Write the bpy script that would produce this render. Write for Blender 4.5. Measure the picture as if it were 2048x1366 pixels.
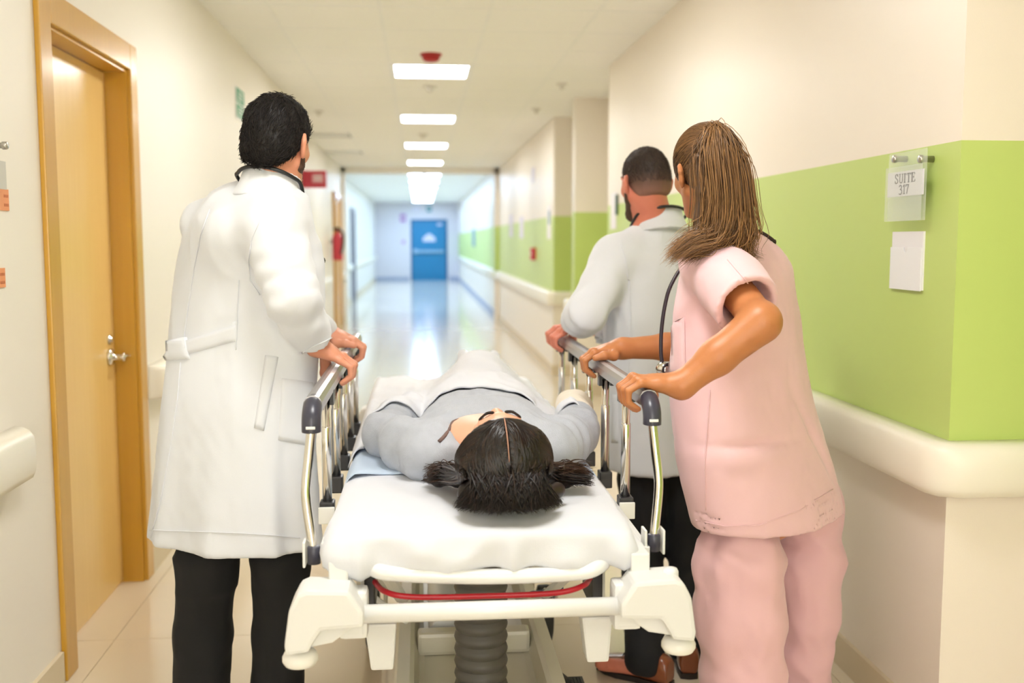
import bpy, bmesh, math, random
import numpy as np
from mathutils import Vector, Matrix, noise
from mathutils.bvhtree import BVHTree

for _o in list(bpy.data.objects):
    bpy.data.objects.remove(_o, do_unlink=True)
SC = bpy.context.scene
COL = SC.collection
rnd = random.Random(7)
nrs = np.random.RandomState(11)

# ------------------------------------------------------------------ camera
F, CX, CY = 2050.0, 1024.0, 683.0          # focal length in pixels of the 2048 x 1366 frame
VPX, VPY = 840.0, 482.0                    # where the corridor's parallels meet
CAMH = 1.42                                # eye height: the left door is then 2.1 m tall
_p = math.atan2(CY - VPY, F)
_fw = np.array([VPX - CX, CY - VPY, F]); _fw /= np.linalg.norm(_fw)
_up = np.array([0, math.cos(_p), -math.sin(_p)])
_rt = np.cross(_up, _fw)
def ray(px, py):
    v = np.array([px - CX, CY - py, F]); return np.array([v @ _rt, v @ _fw, v @ _up])
CAM = np.array([0, 0, CAMH])
def W(px, py, Y):
    r = ray(px, py); return CAM + r * (Y / r[1])
def WX(px, py, X):
    r = ray(px, py); return CAM + r * (X / r[0])
def WZ(px, py, Z):
    r = ray(px, py); return CAM + r * ((Z - CAMH) / r[2])

cam = bpy.data.cameras.new('camera'); camo = bpy.data.objects.new('camera', cam); COL.objects.link(camo)
cam.sensor_width = 36; cam.lens = F / 2048 * 36; cam.clip_start = 0.05; cam.clip_end = 200
M3 = np.array([_rt, _fw, _up])             # rows: world axes in camera coordinates
camo.matrix_world = Matrix(((M3[0][0], M3[0][1], -M3[0][2], 0), (M3[1][0], M3[1][1], -M3[1][2], 0),
                            (M3[2][0], M3[2][1], -M3[2][2], CAMH), (0, 0, 0, 1)))
cam.dof.use_dof = True; cam.dof.focus_distance = 2.55; cam.dof.aperture_fstop = 2.2
SC.camera = camo

# ------------------------------------------------------------------ world and exposure
wd = bpy.data.worlds.new('world'); SC.world = wd; wd.use_nodes = True
wd.node_tree.nodes['Background'].inputs[0].default_value = (1.0, 0.985, 0.965, 1)
wd.node_tree.nodes['Background'].inputs[1].default_value = 6.5
SC.view_settings.view_transform = 'Standard'; SC.view_settings.look = 'None'
SC.view_settings.gamma = 1.0; SC.view_settings.use_curve_mapping = False
SC.view_settings.exposure = 0.27
PANEL_WARM, PANEL_COOL = ((1.0, 0.985, 0.96), 25.0), ((0.46, 0.66, 1.0), 34.0)

# ------------------------------------------------------------------ materials
def lin(c):
    return tuple(((v/255)/12.92 if v/255 <= .04045 else ((v/255+.055)/1.055)**2.4) for v in c)
MATS = {}
def mat(name, rgb, rough=.6, metal=0, var=.04, vscale=6, bump=0, bscale=200, spec=.5, sss=0, coat=0, sheen=0, stretch=(1,1,1), rgb2=None, emit=None, trans=0, alpha=1, attr=None):
    if name in MATS: return MATS[name]
    m = bpy.data.materials.new(name); m.use_nodes = True; MATS[name] = m
    nt = m.node_tree; b = nt.nodes['Principled BSDF']; N = nt.nodes.new; L = nt.links.new
    c = lin(rgb)
    b.inputs['Roughness'].default_value = rough; b.inputs['Metallic'].default_value = metal
    b.inputs['Specular IOR Level'].default_value = spec
    b.inputs['Coat Weight'].default_value = coat; b.inputs['Coat Roughness'].default_value = .15
    b.inputs['Sheen Weight'].default_value = sheen
    b.inputs['Transmission Weight'].default_value = trans
    b.inputs['Alpha'].default_value = alpha
    if sss:
        b.inputs['Subsurface Weight'].default_value = sss; b.inputs['Subsurface Radius'].default_value = (.012, .005, .003)
        b.inputs['Subsurface Scale'].default_value = 1.0
    if emit:
        b.inputs['Emission Color'].default_value = (*emit[0], 1); b.inputs['Emission Strength'].default_value = emit[1]
    tc = N('ShaderNodeTexCoord'); mp = N('ShaderNodeMapping'); mp.inputs['Scale'].default_value = stretch
    L(tc.outputs['Object'], mp.inputs['Vector'])
    nz = N('ShaderNodeTexNoise'); nz.inputs['Scale'].default_value = vscale; nz.inputs['Detail'].default_value = 5
    L(mp.outputs[0], nz.inputs['Vector'])
    mx = N('ShaderNodeMix'); mx.data_type = 'RGBA'
    c2 = lin(rgb2) if rgb2 else tuple(v*(1-2*var) for v in c)
    mx.inputs['A'].default_value = (*c, 1); mx.inputs['B'].default_value = (*c2, 1)
    if attr:
        at = N('ShaderNodeAttribute'); at.attribute_name = attr; L(at.outputs['Fac'], mx.inputs['Factor'])
    else:
        L(nz.outputs['Fac'], mx.inputs['Factor'])
    L(mx.outputs['Result'], b.inputs['Base Color'])
    if bump:
        n2 = N('ShaderNodeTexNoise'); n2.inputs['Scale'].default_value = bscale; n2.inputs['Detail'].default_value = 3
        L(mp.outputs[0], n2.inputs['Vector'])
        bp = N('ShaderNodeBump'); bp.inputs['Strength'].default_value = bump; bp.inputs['Distance'].default_value = .004
        L(n2.outputs['Fac'], bp.inputs['Height']); L(bp.outputs[0], b.inputs['Normal'])
    return m

def band_mat(name, base, band, z0, z1, rough=.38):
    m = mat(name, base, rough, var=.015, vscale=1.5, bump=.06, bscale=350)
    nt = m.node_tree; b = nt.nodes['Principled BSDF']; N = nt.nodes.new; L = nt.links.new
    old = b.inputs['Base Color'].links[0].from_socket
    g = N('ShaderNodeNewGeometry'); s = N('ShaderNodeSeparateXYZ'); L(g.outputs['Position'], s.inputs[0])
    a = N('ShaderNodeMath'); a.operation = 'GREATER_THAN'; a.inputs[1].default_value = z0; L(s.outputs['Z'], a.inputs[0])
    c = N('ShaderNodeMath'); c.operation = 'LESS_THAN'; c.inputs[1].default_value = z1; L(s.outputs['Z'], c.inputs[0])
    k = N('ShaderNodeMath'); k.operation = 'MULTIPLY'; L(a.outputs[0], k.inputs[0]); L(c.outputs[0], k.inputs[1])
    mx = N('ShaderNodeMix'); mx.data_type = 'RGBA'; L(k.outputs[0], mx.inputs['Factor']); L(old, mx.inputs['A'])
    mx.inputs['B'].default_value = (*lin(band), 1); L(mx.outputs['Result'], b.inputs['Base Color'])
    return m

def wood_mat(name, a, bcol, rough=.3):
    m = mat(name, a, rough, rgb2=bcol, vscale=5, stretch=(9, 9, .55), bump=.03, bscale=30, coat=.25)
    return m

# ------------------------------------------------------------------ scene helpers
def obj(name, me, material=None, parent=None, smooth=False):
    if isinstance(me, bmesh.types.BMesh):
        bm = me; me = bpy.data.meshes.new(name); bm.normal_update(); bm.to_mesh(me); bm.free()
    o = bpy.data.objects.new(name, me); COL.objects.link(o)
    if material is not None and not me.materials: me.materials.append(material)
    if smooth:
        me.polygons.foreach_set('use_smooth', [True]*len(me.polygons))
    if parent is not None: o.parent = parent
    return o
def tag(o, label, cat, group=None):
    o['label'] = label; o['category'] = cat
    if group: o['group'] = group
    return o
def struct(o):
    o['kind'] = 'structure'; return o
def thing(name, label, cat, loc=(0, 0, 0), group=None):
    o = bpy.data.objects.new(name, None); COL.objects.link(o); o.empty_display_size = .1; o.location = loc
    return tag(o, label, cat, group)
def part(name, me, material, parent, smooth=False):
    """a part modelled in world space, hung under a thing (or part) that may have a location"""
    o = obj(name, me, material, None, smooth); o.parent = parent
    T = Vector((0, 0, 0)); q = parent
    while q: T += q.location; q = q.parent
    o.location = -T
    return o
def addbox(bm, lo, hi):
    v = [bm.verts.new((x, y, z)) for z in (lo[2], hi[2]) for y in (lo[1], hi[1]) for x in (lo[0], hi[0])]
    for f in ((0, 2, 3, 1), (4, 5, 7, 6), (0, 1, 5, 4), (2, 6, 7, 3), (0, 4, 6, 2), (1, 3, 7, 5)):
        bm.faces.new([v[i] for i in f])
    return v
def boxbm(lo, hi, bev=0, seg=2):
    bm = bmesh.new(); addbox(bm, lo, hi)
    if bev: bmesh.ops.bevel(bm, geom=bm.edges[:], offset=bev, segments=seg, affect='EDGES', profile=.6)
    return bm
def frame_of(t):
    t = t / (np.linalg.norm(t) + 1e-12)
    a = np.array([0, 0, 1.]) if abs(t[2]) < .9 else np.array([1., 0, 0])
    u = np.cross(a, t); u /= np.linalg.norm(u); return u, np.cross(t, u)
def sweep(bm, pts, r, n=12, cap=True, closed=False, flat=1.0, upv=None):
    """tube along a polyline; r scalar or list; flat scales the second axis"""
    pts = [np.array(p, float) for p in pts]; m = len(pts)
    r = [r]*m if np.isscalar(r) else r
    rings = []; u = None
    for i in range(m):
        if closed: t = pts[(i+1) % m]-pts[i-1]
        else: t = pts[min(i+1, m-1)]-pts[max(i-1, 0)]
        t = t/(np.linalg.norm(t)+1e-12)
        if upv is not None:
            u = np.cross(np.array(upv, float), t); u /= np.linalg.norm(u)
        elif u is None: u, _ = frame_of(t)
        else:
            u = u-t*(u @ t); u /= np.linalg.norm(u)
        v = np.cross(t, u)
        rings.append([bm.verts.new(pts[i]+r[i]*(math.cos(a)*u+flat*math.sin(a)*v)) for a in [2*math.pi*k/n for k in range(n)]])
    for i in range(m if closed else m-1):
        A, B = rings[i], rings[(i+1) % m]
        for k in range(n): bm.faces.new((A[k], A[(k+1) % n], B[(k+1) % n], B[k]))
    if cap and not closed:
        bm.faces.new(rings[0][::-1]); bm.faces.new(rings[-1])
def tubebm(pts, r, n=12, **k):
    bm = bmesh.new(); sweep(bm, pts, r, n, **k); return bm
def catmull(pts, n=6):
    P = [np.array(p, float) for p in pts]; out = []
    for i in range(len(P)-1):
        p0, p1, p2, p3 = P[max(i-1, 0)], P[i], P[i+1], P[min(i+2, len(P)-1)]
        for k in range(n):
            t = k/n
            out.append(.5*((2*p1)+(-p0+p2)*t+(2*p0-5*p1+4*p2-p3)*t*t+(-p0+3*p1-3*p2+p3)*t**3))
    out.append(P[-1]); return out
def lathe(bm, prof, c, axis, n=24):
    """prof: (radius, along) pairs revolved about axis through c"""
    axis = np.array(axis, float); axis /= np.linalg.norm(axis); u, v = frame_of(axis); c = np.array(c, float)
    rings = []
    for r, h in prof:
        rings.append([bm.verts.new(c+axis*h+r*(math.cos(a)*u+math.sin(a)*v)) for a in [2*math.pi*k/n for k in range(n)]])
    for A, B in zip(rings, rings[1:]):
        for k in range(n): bm.faces.new((A[k], A[(k+1) % n], B[(k+1) % n], B[k]))
    bm.faces.new(rings[0][::-1]); bm.faces.new(rings[-1])
def lathebm(prof, c, axis, n=24):
    bm = bmesh.new(); lathe(bm, prof, c, axis, n); return bm
def prism(bm, poly, o, u, v, w, th, bev=0):
    """polygon (2-d, in u,v) at o extruded th along w"""
    o, u, v, w = [np.array(a, float) for a in (o, u, v, w)]
    A = [bm.verts.new(o+u*p[0]+v*p[1]) for p in poly]; B = [bm.verts.new(o+u*p[0]+v*p[1]+w*th) for p in poly]
    n = len(poly); fs = [bm.faces.new(A[::-1]), bm.faces.new(B)]
    for k in range(n): fs.append(bm.faces.new((A[k], A[(k+1) % n], B[(k+1) % n], B[k])))
    bmesh.ops.recalc_face_normals(bm, faces=fs)
    if bev:
        es = set(e for f in fs for e in f.edges); bmesh.ops.bevel(bm, geom=list(es), offset=bev, segments=2, affect='EDGES', profile=.6)
def prismbm(*a, **k):
    bm = bmesh.new(); prism(bm, *a, **k); return bm

# ------------------------------------------------------------------ implicit surfaces
def axis(lo, hi, h, fine=()):
    xs = [lo]
    while xs[-1] < hi:
        x = xs[-1]; s = h
        for a, b, f in fine:
            if a-h <= x <= b: s = min(s, f)
        xs.append(x+s)
    return np.array(xs, np.float32)
class Field:
    def __init__(s, lo, hi, h, fine=None):
        fine = fine or [(), (), ()]
        s.ax = [axis(lo[i], hi[i], h, fine[i]) for i in range(3)]
        s.v = np.full([len(a) for a in s.ax], .12, np.float32)
    def sub(s, lo, hi):
        ix = [(max(0, np.searchsorted(a, l)-1), min(len(a), np.searchsorted(a, h)+1)) for a, l, h in zip(s.ax, lo, hi)]
        sl = tuple(slice(a, b) for a, b in ix)
        g = [a[q] for a, q in zip(s.ax, sl)]
        return sl, g[0][:, None, None], g[1][None, :, None], g[2][None, None, :]
    def comb(s, sl, d, k, op):
        v = s.v[sl]
        if op == 'u':
            if k > 0:
                h = np.clip(.5+.5*(v-d)/k, 0, 1); r = v*(1-h)+d*h-k*h*(1-h)
            else: r = np.minimum(v, d)
        elif op == 's':
            d = -d
            if k > 0:
                h = np.clip(.5-.5*(v-d)/k, 0, 1); r = v*(1-h)+d*h+k*h*(1-h)
            else: r = np.maximum(v, d)
        s.v[sl] = r
    def cone(s, a, b, ra, rb, k=.02, op='u', sc=None):
        a = np.array(a, np.float32); b = np.array(b, np.float32); m = max(ra, rb)+k+.05
        sl, x, y, z = s.sub(np.minimum(a, b)-m, np.maximum(a, b)+m)
        if 0 in s.v[sl].shape: return s
        ab = b-a; L = float(ab @ ab)+1e-9
        t = np.clip(((x-a[0])*ab[0]+(y-a[1])*ab[1]+(z-a[2])*ab[2])/L, 0, 1)
        d = np.sqrt((x-a[0]-t*ab[0])**2+(y-a[1]-t*ab[1])**2+(z-a[2]-t*ab[2])**2)-(ra+t*(rb-ra))
        s.comb(sl, d, k, op); return s
    def chain(s, pts, rs, k=.02, op='u'):
        for i in range(len(pts)-1): s.cone(pts[i], pts[i+1], rs[i], rs[i+1], k, op)
        return s
    def ell(s, c, r, R=None, k=.02, op='u'):
        c = np.array(c, np.float32); r = np.array(r, np.float32); R = np.eye(3) if R is None else np.array(R)   # columns: local axes
        m = float(max(r))+k+.05
        sl, x, y, z = s.sub(c-m, c+m)
        if 0 in s.v[sl].shape: return s
        x = x-c[0]; y = y-c[1]; z = z-c[2]
        q = [(x*R[0, i]+y*R[1, i]+z*R[2, i])/r[i] for i in range(3)]
        l = np.sqrt(q[0]**2+q[1]**2+q[2]**2)
        g = np.sqrt((q[0]/r[0])**2+(q[1]/r[1])**2+(q[2]/r[2])**2)+1e-6
        d = np.where(l > .05, l*(l-1)/g, -float(min(r)))
        s.comb(sl, d, k, op); return s
    def loft(s, st, R=None, o=(0, 0, 0), k=.02, op='u', p=2.0, fold=None):
        """st rows: (h, cu, cv, ru, rv, ang) along the local third axis of R; super-ellipse exponent p"""
        R = np.eye(3) if R is None else np.array(R); o = np.array(o, float)
        st = np.array(sorted(st), float); H = np.linspace(st[0, 0], st[-1, 0], 90)
        # smooth interpolation
        C = []
        for j in range(1, 6):
            q = np.interp(H, st[:, 0], st[:, j]); q2 = q.copy()
            for _ in range(10): q2[1:-1] = (q2[:-2]+2*q2[1:-1]+q2[2:])/4
            C.append(q2)
        m = max(st[:, 3].max(), st[:, 4].max())+k+.05
        cs = [o+R @ np.array([C[0][i], C[1][i], H[i]]) for i in (0, 15, 30, 45, 60, 75, 89)]
        lo = np.min(cs, 0)-m; hi = np.max(cs, 0)+m
        sl, x, y, z = s.sub(lo, hi)
        x = x-o[0]; y = y-o[1]; z = z-o[2]
        u = x*R[0, 0]+y*R[1, 0]+z*R[2, 0]; v = x*R[0, 1]+y*R[1, 1]+z*R[2, 1]; h = x*R[0, 2]+y*R[1, 2]+z*R[2, 2]
        u, v, h = np.broadcast_arrays(u, v, h)
        shp = h.shape; hf = h.ravel()
        cu, cv, ru, rv, an = [np.interp(hf, H, c).reshape(shp).astype(np.float32) for c in C]
        du = u-cu; dv = v-cv; ca, sa = np.cos(an), np.sin(an)
        a = (du*ca+dv*sa); b = (-du*sa+dv*ca)
        if fold is not None:
            f = 1+fold(np.arctan2(b/rv, a/ru), h); ru = ru*f; rv = rv*f
        qa, qb = np.abs(a/ru), np.abs(b/rv)
        if p == 2.0: l = np.sqrt(qa*qa+qb*qb)
        else: l = (qa**p+qb**p)**(1/p)
        e = np.sqrt((qa/ru)**2+(qb/rv)**2)+1e-6
        rr = np.sqrt(qa*qa+qb*qb)/e
        d = (l-1)*np.where(l > .05, np.minimum(rr, 1e3), np.minimum(ru, rv))
        d = np.maximum(d, np.maximum(H[0]-h, h-H[-1]))
        s.comb(sl, d.astype(np.float32), k, op); return s
    def plane(s, c, n, k=0):
        """keep the side the normal points away from"""
        n = np.array(n, float); n /= np.linalg.norm(n); x, y, z = s.ax
        d = ((x[:, None, None]-c[0])*n[0]+(y[None, :, None]-c[1])*n[1]+(z[None, None, :]-c[2])*n[2]).astype(np.float32)
        sl = (slice(None),)*3; s.comb(sl, -d, k, 's'); return s
    def plane_local(s, c, n, rad):
        """cut square across the end of a limb, within rad of c"""
        n = np.array(n, float); n /= np.linalg.norm(n); c = np.array(c, float)
        sl, x, y, z = s.sub(c-rad, c+rad); x = x-c[0]; y = y-c[1]; z = z-c[2]
        d = x*n[0]+y*n[1]+z*n[2]; near = (x*x+y*y+z*z) < rad*rad
        s.v[sl] = np.where(near & (d > -.02), np.maximum(s.v[sl], d), s.v[sl]); return s
    def mesh(s):
        v = s.v
        v[0] = v[-1] = .1; v[:, 0] = v[:, -1] = .1; v[:, :, 0] = v[:, :, -1] = .1
        ins = v < 0; n = np.array(v.shape)-1
        cnt = np.zeros(n, np.uint8)
        cor = [(i, j, k) for i in (0, 1) for j in (0, 1) for k in (0, 1)]
        for i, j, k in cor: cnt += ins[i:i+n[0], j:j+n[1], k:k+n[2]]
        act = np.argwhere((cnt > 0) & (cnt < 8))
        idx = np.full(n, -1, np.int32); idx[tuple(act.T)] = np.arange(len(act))
        cv = {c: v[act[:, 0]+c[0], act[:, 1]+c[1], act[:, 2]+c[2]] for c in cor}
        X = [s.ax[q] for q in range(3)]
        acc = np.zeros((len(act), 3)); num = np.zeros(len(act))
        for c in cor:
            for q in range(3):
                if c[q] == 0:
                    e = list(c); e[q] = 1; e = tuple(e); a, b = cv[c], cv[e]
                    cr = (a < 0) != (b < 0)
                    t = np.where(cr, a/np.where(cr, a-b, 1), 0)
                    P = np.stack([X[w][act[:, w]+c[w]] for w in range(3)], 1).astype(float)
                    P[:, q] += t*(X[q][act[:, q]+1]-X[q][act[:, q]])
                    acc[cr] += P[cr]; num[cr] += 1
        V = acc/np.maximum(num, 1)[:, None]
        Q = []
        for q in range(3):
            sl0 = [slice(1, -1)]*3; sl1 = [slice(1, -1)]*3
            sl0[q] = slice(0, -1); sl1[q] = slice(1, None)
            A, B = ins[tuple(sl0)], ins[tuple(sl1)]
            off = np.array([1, 1, 1]); off[q] = 0
            for (mk, flip) in (((A & ~B), False), ((~A & B), True)):
                e = np.argwhere(mk)+off
                if not len(e): continue
                a, b = [(1, 2), (2, 0), (0, 1)][q]
                da = np.zeros(3, int); da[a] = 1; db = np.zeros(3, int); db[b] = 1
                quad = np.stack([idx[tuple((e-da-db).T)], idx[tuple((e-db).T)], idx[tuple(e.T)], idx[tuple((e-da).T)]], 1)
                Q.append(quad[:, ::-1] if flip else quad)
        return V, np.concatenate(Q)
def vnormals(V, Q):
    n = np.cross(V[Q[:, 2]]-V[Q[:, 0]], V[Q[:, 3]]-V[Q[:, 1]]); N = np.zeros_like(V)
    for k in range(4): np.add.at(N, Q[:, k], n)
    return N/(np.linalg.norm(N, axis=1)[:, None]+1e-12)
def smooth_mesh(V, Q, it=2):
    for _ in range(it):
        S = np.zeros_like(V); c = np.zeros(len(V))
        for k in range(4):
            np.add.at(S, Q[:, k], V[Q[:, (k+1) % 4]]); np.add.at(S, Q[:, k], V[Q[:, (k-1) % 4]]); np.add.at(c, Q[:, k], 2)
        V = V*.5+.5*S/np.maximum(c, 1)[:, None]
    return V
def tomesh(name, V, Q):
    me = bpy.data.meshes.new(name); me.vertices.add(len(V)); me.vertices.foreach_set('co', np.asarray(V, np.float32).ravel())
    me.loops.add(Q.size); me.loops.foreach_set('vertex_index', Q.astype(np.int32).ravel())
    me.polygons.add(len(Q)); k = Q.shape[1]; me.polygons.foreach_set('loop_start', np.arange(0, Q.size, k, dtype=np.int32))
    me.update(calc_edges=True); me.validate(); me.polygons.foreach_set('use_smooth', [True]*len(me.polygons)); return me
# smooth value noise, vectorised
_G = np.random.RandomState(3).rand(32, 32, 32).astype(np.float32)*2-1
def vnoise(P, sc):
    P = np.asarray(P)*np.asarray(sc); i = np.floor(P).astype(int); f = P-i; f = f*f*(3-2*f); r = 0
    for a in (0, 1):
        for b in (0, 1):
            for c in (0, 1):
                w = (f[:, 0] if a else 1-f[:, 0])*(f[:, 1] if b else 1-f[:, 1])*(f[:, 2] if c else 1-f[:, 2])
                r = r+w*_G[(i[:, 0]+a) % 32, (i[:, 1]+b) % 32, (i[:, 2]+c) % 32]
    return r
def ridge(P, sc): return 1-2*np.abs(vnoise(P, sc))
def fieldobj(name, fd, material, parent=None, sm=2, disp=None):
    V, Q = fd.mesh()
    if sm: V = smooth_mesh(V, Q, sm)
    if disp is not None: V = V+vnormals(V, Q)*disp(V)[:, None]
    me = tomesh(name, V, Q)
    return part(name, me, material, parent) if parent is not None else obj(name, me, material)
def bvh(o):
    me = o.data; T = Vector((0, 0, 0)); q = o
    while q: T += q.location; q = q.parent
    return BVHTree.FromPolygons([v.co+T for v in me.vertices], [tuple(p.vertices) for p in me.polygons])
def hit(tree, px, py, off=.003):
    """where the line of sight through a pixel meets a thing's surface"""
    r = ray(px, py); h = tree.ray_cast(Vector(CAM), Vector(r).normalized())
    if h[0] is None: return None
    n = h[1]
    if n.dot(Vector(r)) > 0: n = -n
    return np.array(h[0]+n*off), np.array(n)
def dense(pts, n=7):
    out = []
    for (x0, y0), (x1, y1) in zip(pts, pts[1:]): out += [(x0+(x1-x0)*k/n, y0+(y1-y0)*k/n) for k in range(n)]
    return out+[pts[-1]]
def smooth_path(P, it=3):
    P = [np.array(p) for p in P]
    for _ in range(it): P = [P[0]]+[(P[i-1]+2*P[i]+P[i+1])/4 for i in range(1, len(P)-1)]+[P[-1]]
    return P
def conform(tree, pts, off):
    """lay points of a cord on the nearest cloth"""
    out = []
    for p in pts:
        h = tree.find_nearest(Vector(p)); out.append(np.array(h[0]+h[1]*off))
    return out
def patch(tree, corners, nu=10, nv=8, off=.004, th=.005, rnd_=0):
    """cloth patch lying on a surface; corners TL,TR,BR,BL given where they are seen"""
    c = [np.array(q, float) for q in corners]; bm = bmesh.new(); T = []; B = []; last = None
    for j in range(nv+1):
        rt = []; rb = []
        for i in range(nu+1):
            u, v = i/nu, j/nv
            q = (c[0]*(1-u)+c[1]*u)*(1-v)+(c[3]*(1-u)+c[2]*u)*v
            h = hit(tree, q[0], q[1], 0)
            if h is None: h = last
            if h is None: continue
            last = h
            e = min(u, 1-u, v, 1-v); lift = off*min(1, .35+e*6)
            rt.append(bm.verts.new(h[0]+h[1]*lift)); rb.append(bm.verts.new(h[0]-h[1]*th))
        if len(rt) == nu+1: T.append(rt); B.append(rb)
    for j in range(len(T)-1):
        for i in range(nu):
            bm.faces.new((T[j][i], T[j+1][i], T[j+1][i+1], T[j][i+1])); bm.faces.new((B[j][i], B[j][i+1], B[j+1][i+1], B[j+1][i]))
    if len(T) > 1:
        for j in range(len(T)-1):
            bm.faces.new((T[j][0], B[j][0], B[j+1][0], T[j+1][0])); bm.faces.new((T[j][nu], T[j+1][nu], B[j+1][nu], B[j][nu]))
        for i in range(nu):
            bm.faces.new((T[0][i], T[0][i+1], B[0][i+1], B[0][i])); bm.faces.new((T[-1][i], B[-1][i], B[-1][i+1], T[-1][i+1]))
        bmesh.ops.recalc_face_normals(bm, faces=bm.faces[:])
    return bm
def strands(paths, radii, n=3, tint=None):
    """many thin tapering tubes as one mesh; paths list of (k,3) arrays"""
    VV = []; QQ = []; TT = []; base = 0
    for s, (P, r) in enumerate(zip(paths, radii)):
        P = np.asarray(P, float); m = len(P)
        t = np.gradient(P, axis=0); t /= np.linalg.norm(t, axis=1)[:, None]+1e-9
        a = np.array([.3, .2, 1.]); u = np.cross(t, a); u /= np.linalg.norm(u, axis=1)[:, None]+1e-9; w = np.cross(t, u)
        tp = np.interp(np.linspace(0, 1, m), [0, .1, .6, 1], [.7, 1, .9, .12])*r
        ring = [P+tp[:, None]*(math.cos(2*math.pi*k/n)*u+math.sin(2*math.pi*k/n)*w) for k in range(n)]
        VV.append(np.stack(ring, 1).reshape(-1, 3))
        i = np.arange(m-1)[:, None]*n+base; k = np.arange(n)[None, :]; k2 = (k+1) % n
        QQ.append(np.stack([i+k, i+k2, i+n+k2, i+n+k], -1).reshape(-1, 4)); base += m*n
        tv = nrs.rand() if tint is None else tint[s]
        TT.append(np.full(m*n, tv, np.float32))
    return np.concatenate(VV), np.concatenate(QQ), np.concatenate(TT)
def hairobj(name, base, st, material, parent, t0=None):
    V1, Q1, t1 = base[0], base[1], (np.full(len(base[0]), .12, np.float32) if t0 is None else np.asarray(t0, np.float32))
    if st is not None:
        V2, Q2, t2 = st; Q1 = np.concatenate([Q1, Q2+len(V1)]); V1 = np.concatenate([V1, V2]); t1 = np.concatenate([t1, t2])
    me = tomesh(name, V1, Q1); a = me.attributes.new('tint', 'FLOAT', 'POINT')
    if len(t1) == len(me.vertices): a.data.foreach_set('value', t1)
    return part(name, me, material, parent)

# ================================================================== the corridor
ZC = 2.70
XL, XL2, XL3 = -1.166, -1.36, -1.62
XR = 1.40
YEND = 37.5
YP = 18.3                                   # the beam across the corridor
CREAM, GREEN = (250, 240, 226), (197, 217, 124)
m_wallR = band_mat('wall_paint_green_band', (246, 236, 222), GREEN, .80, 1.68)
m_wall = mat('wall_paint_cream', (246, 240, 230), .4, var=.015, vscale=1.5, bump=.06, bscale=350)
m_ceil = mat('ceiling_tile_white', (252, 251, 248), .85, var=.02, vscale=40, bump=.25, bscale=160)
m_grid = mat('ceiling_grid_white', (250, 250, 248), .5)
m_rail = mat('handrail_vinyl', (244, 238, 222), .35, var=.01)
m_base = mat('baseboard_beige', (224, 208, 178), .45, var=.02)
m_tile = mat('floor_porcelain', (236, 222, 198), .10, var=.035, vscale=3, spec=.6, coat=.3)
m_grout = mat('floor_grout', (196, 176, 146), .5)
m_wood = wood_mat('door_veneer', (246, 208, 134), (238, 196, 116))
m_frame = wood_mat('door_frame_wood', (212, 162, 54), (198, 146, 40))
m_chrome = mat('chrome', (225, 222, 216), .14, 1, var=.01)
m_steel = mat('brushed_steel', (190, 188, 182), .3, 1, var=.02)
m_dark = mat('black_plastic', (38, 38, 42), .35, var=.02)

def wall_run(bm, poly, side, z0, z1, th=.1):
    """boxes outside a plan polyline (side +1: solid to the right of travel)"""
    for (x0, y0), (x1, y1) in zip(poly, poly[1:]):
        if abs(x0-x1) < 1e-6:                                   # runs along the corridor
            a, b = (x0, x0+th*side)
            addbox(bm, (min(a, b), min(y0, y1), z0), (max(a, b), max(y0, y1), z1))
        else:                                                   # return across
            d = 1 if (x1-x0)*side > 0 else -1                   # steps out: solid on near side
            a, b = (y0, y0-th) if d > 0 else (y0, y0+th)
            lo_, hi_ = (min(x0, x1)+th, max(x0, x1)+th) if side > 0 else (min(x0, x1)-th, max(x0, x1)-th)
            addbox(bm, (lo_, min(a, b), z0), (hi_, max(a, b), z1))

RP = [(XR, -6), (XR, .55), (1.98, .55), (1.98, 2.58), (XR, 2.58), (XR, 7.62), (1.86, 7.62), (1.86, 9.27), (XR, 9.27), (XR, 9.45),
      (1.86, 9.45), (1.86, 10.74), (XR, 10.74), (XR, YP)]
bm = bmesh.new(); wall_run(bm, RP, 1, 0, ZC+.2)
addbox(bm, (1.33, YP, 0), (1.60, YP+.3, ZC+.2))
addbox(bm, (1.40, YP+.3, 0), (1.50, YEND, ZC+.3))
struct(obj('wall_right', bm, m_wallR))
DY0, DY1, DZ = 3.43, 4.30, 2.09             # left door leaf
bm = bmesh.new()
addbox(bm, (XL-.14, -6, 0), (XL, DY0-.035, ZC+.2)); addbox(bm, (XL-.14, DY1+.035, 0), (XL, 10.5, ZC+.2))
addbox(bm, (XL-.14, DY0-.035, DZ+.035), (XL, DY1+.035, ZC+.2))
addbox(bm, (XL2-.1, 10.4, 0), (XL2, YP, ZC+.2)); addbox(bm, (XL2-.1, 10.4, 0), (XL, 10.5, ZC+.2))
addbox(bm, (XL3-.1, YP, 0), (-1.30, YP+.3, ZC+.2)); addbox(bm, (XL3-.1, YP+.3, 0), (XL3, YEND, ZC+.3))
struct(obj('wall_left', bm, m_wall))
struct(obj('trim_1', boxbm((-1.5, YP, 2.60), (1.5, YP+.3, ZC+.3)), m_wall))
m_end = mat('end_wall_paint', (226, 222, 226), .45, var=.01)
bm = bmesh.new(); addbox(bm, (-2, YEND, 0), (-.33, YEND+.1, ZC+.3)); addbox(bm, (.99, YEND, 0), (2, YEND+.1, ZC+.3)); addbox(bm, (-.33, YEND, 2.2), (.99, YEND+.1, ZC+.3))
struct(obj('wall_end', bm, m_end))
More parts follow.
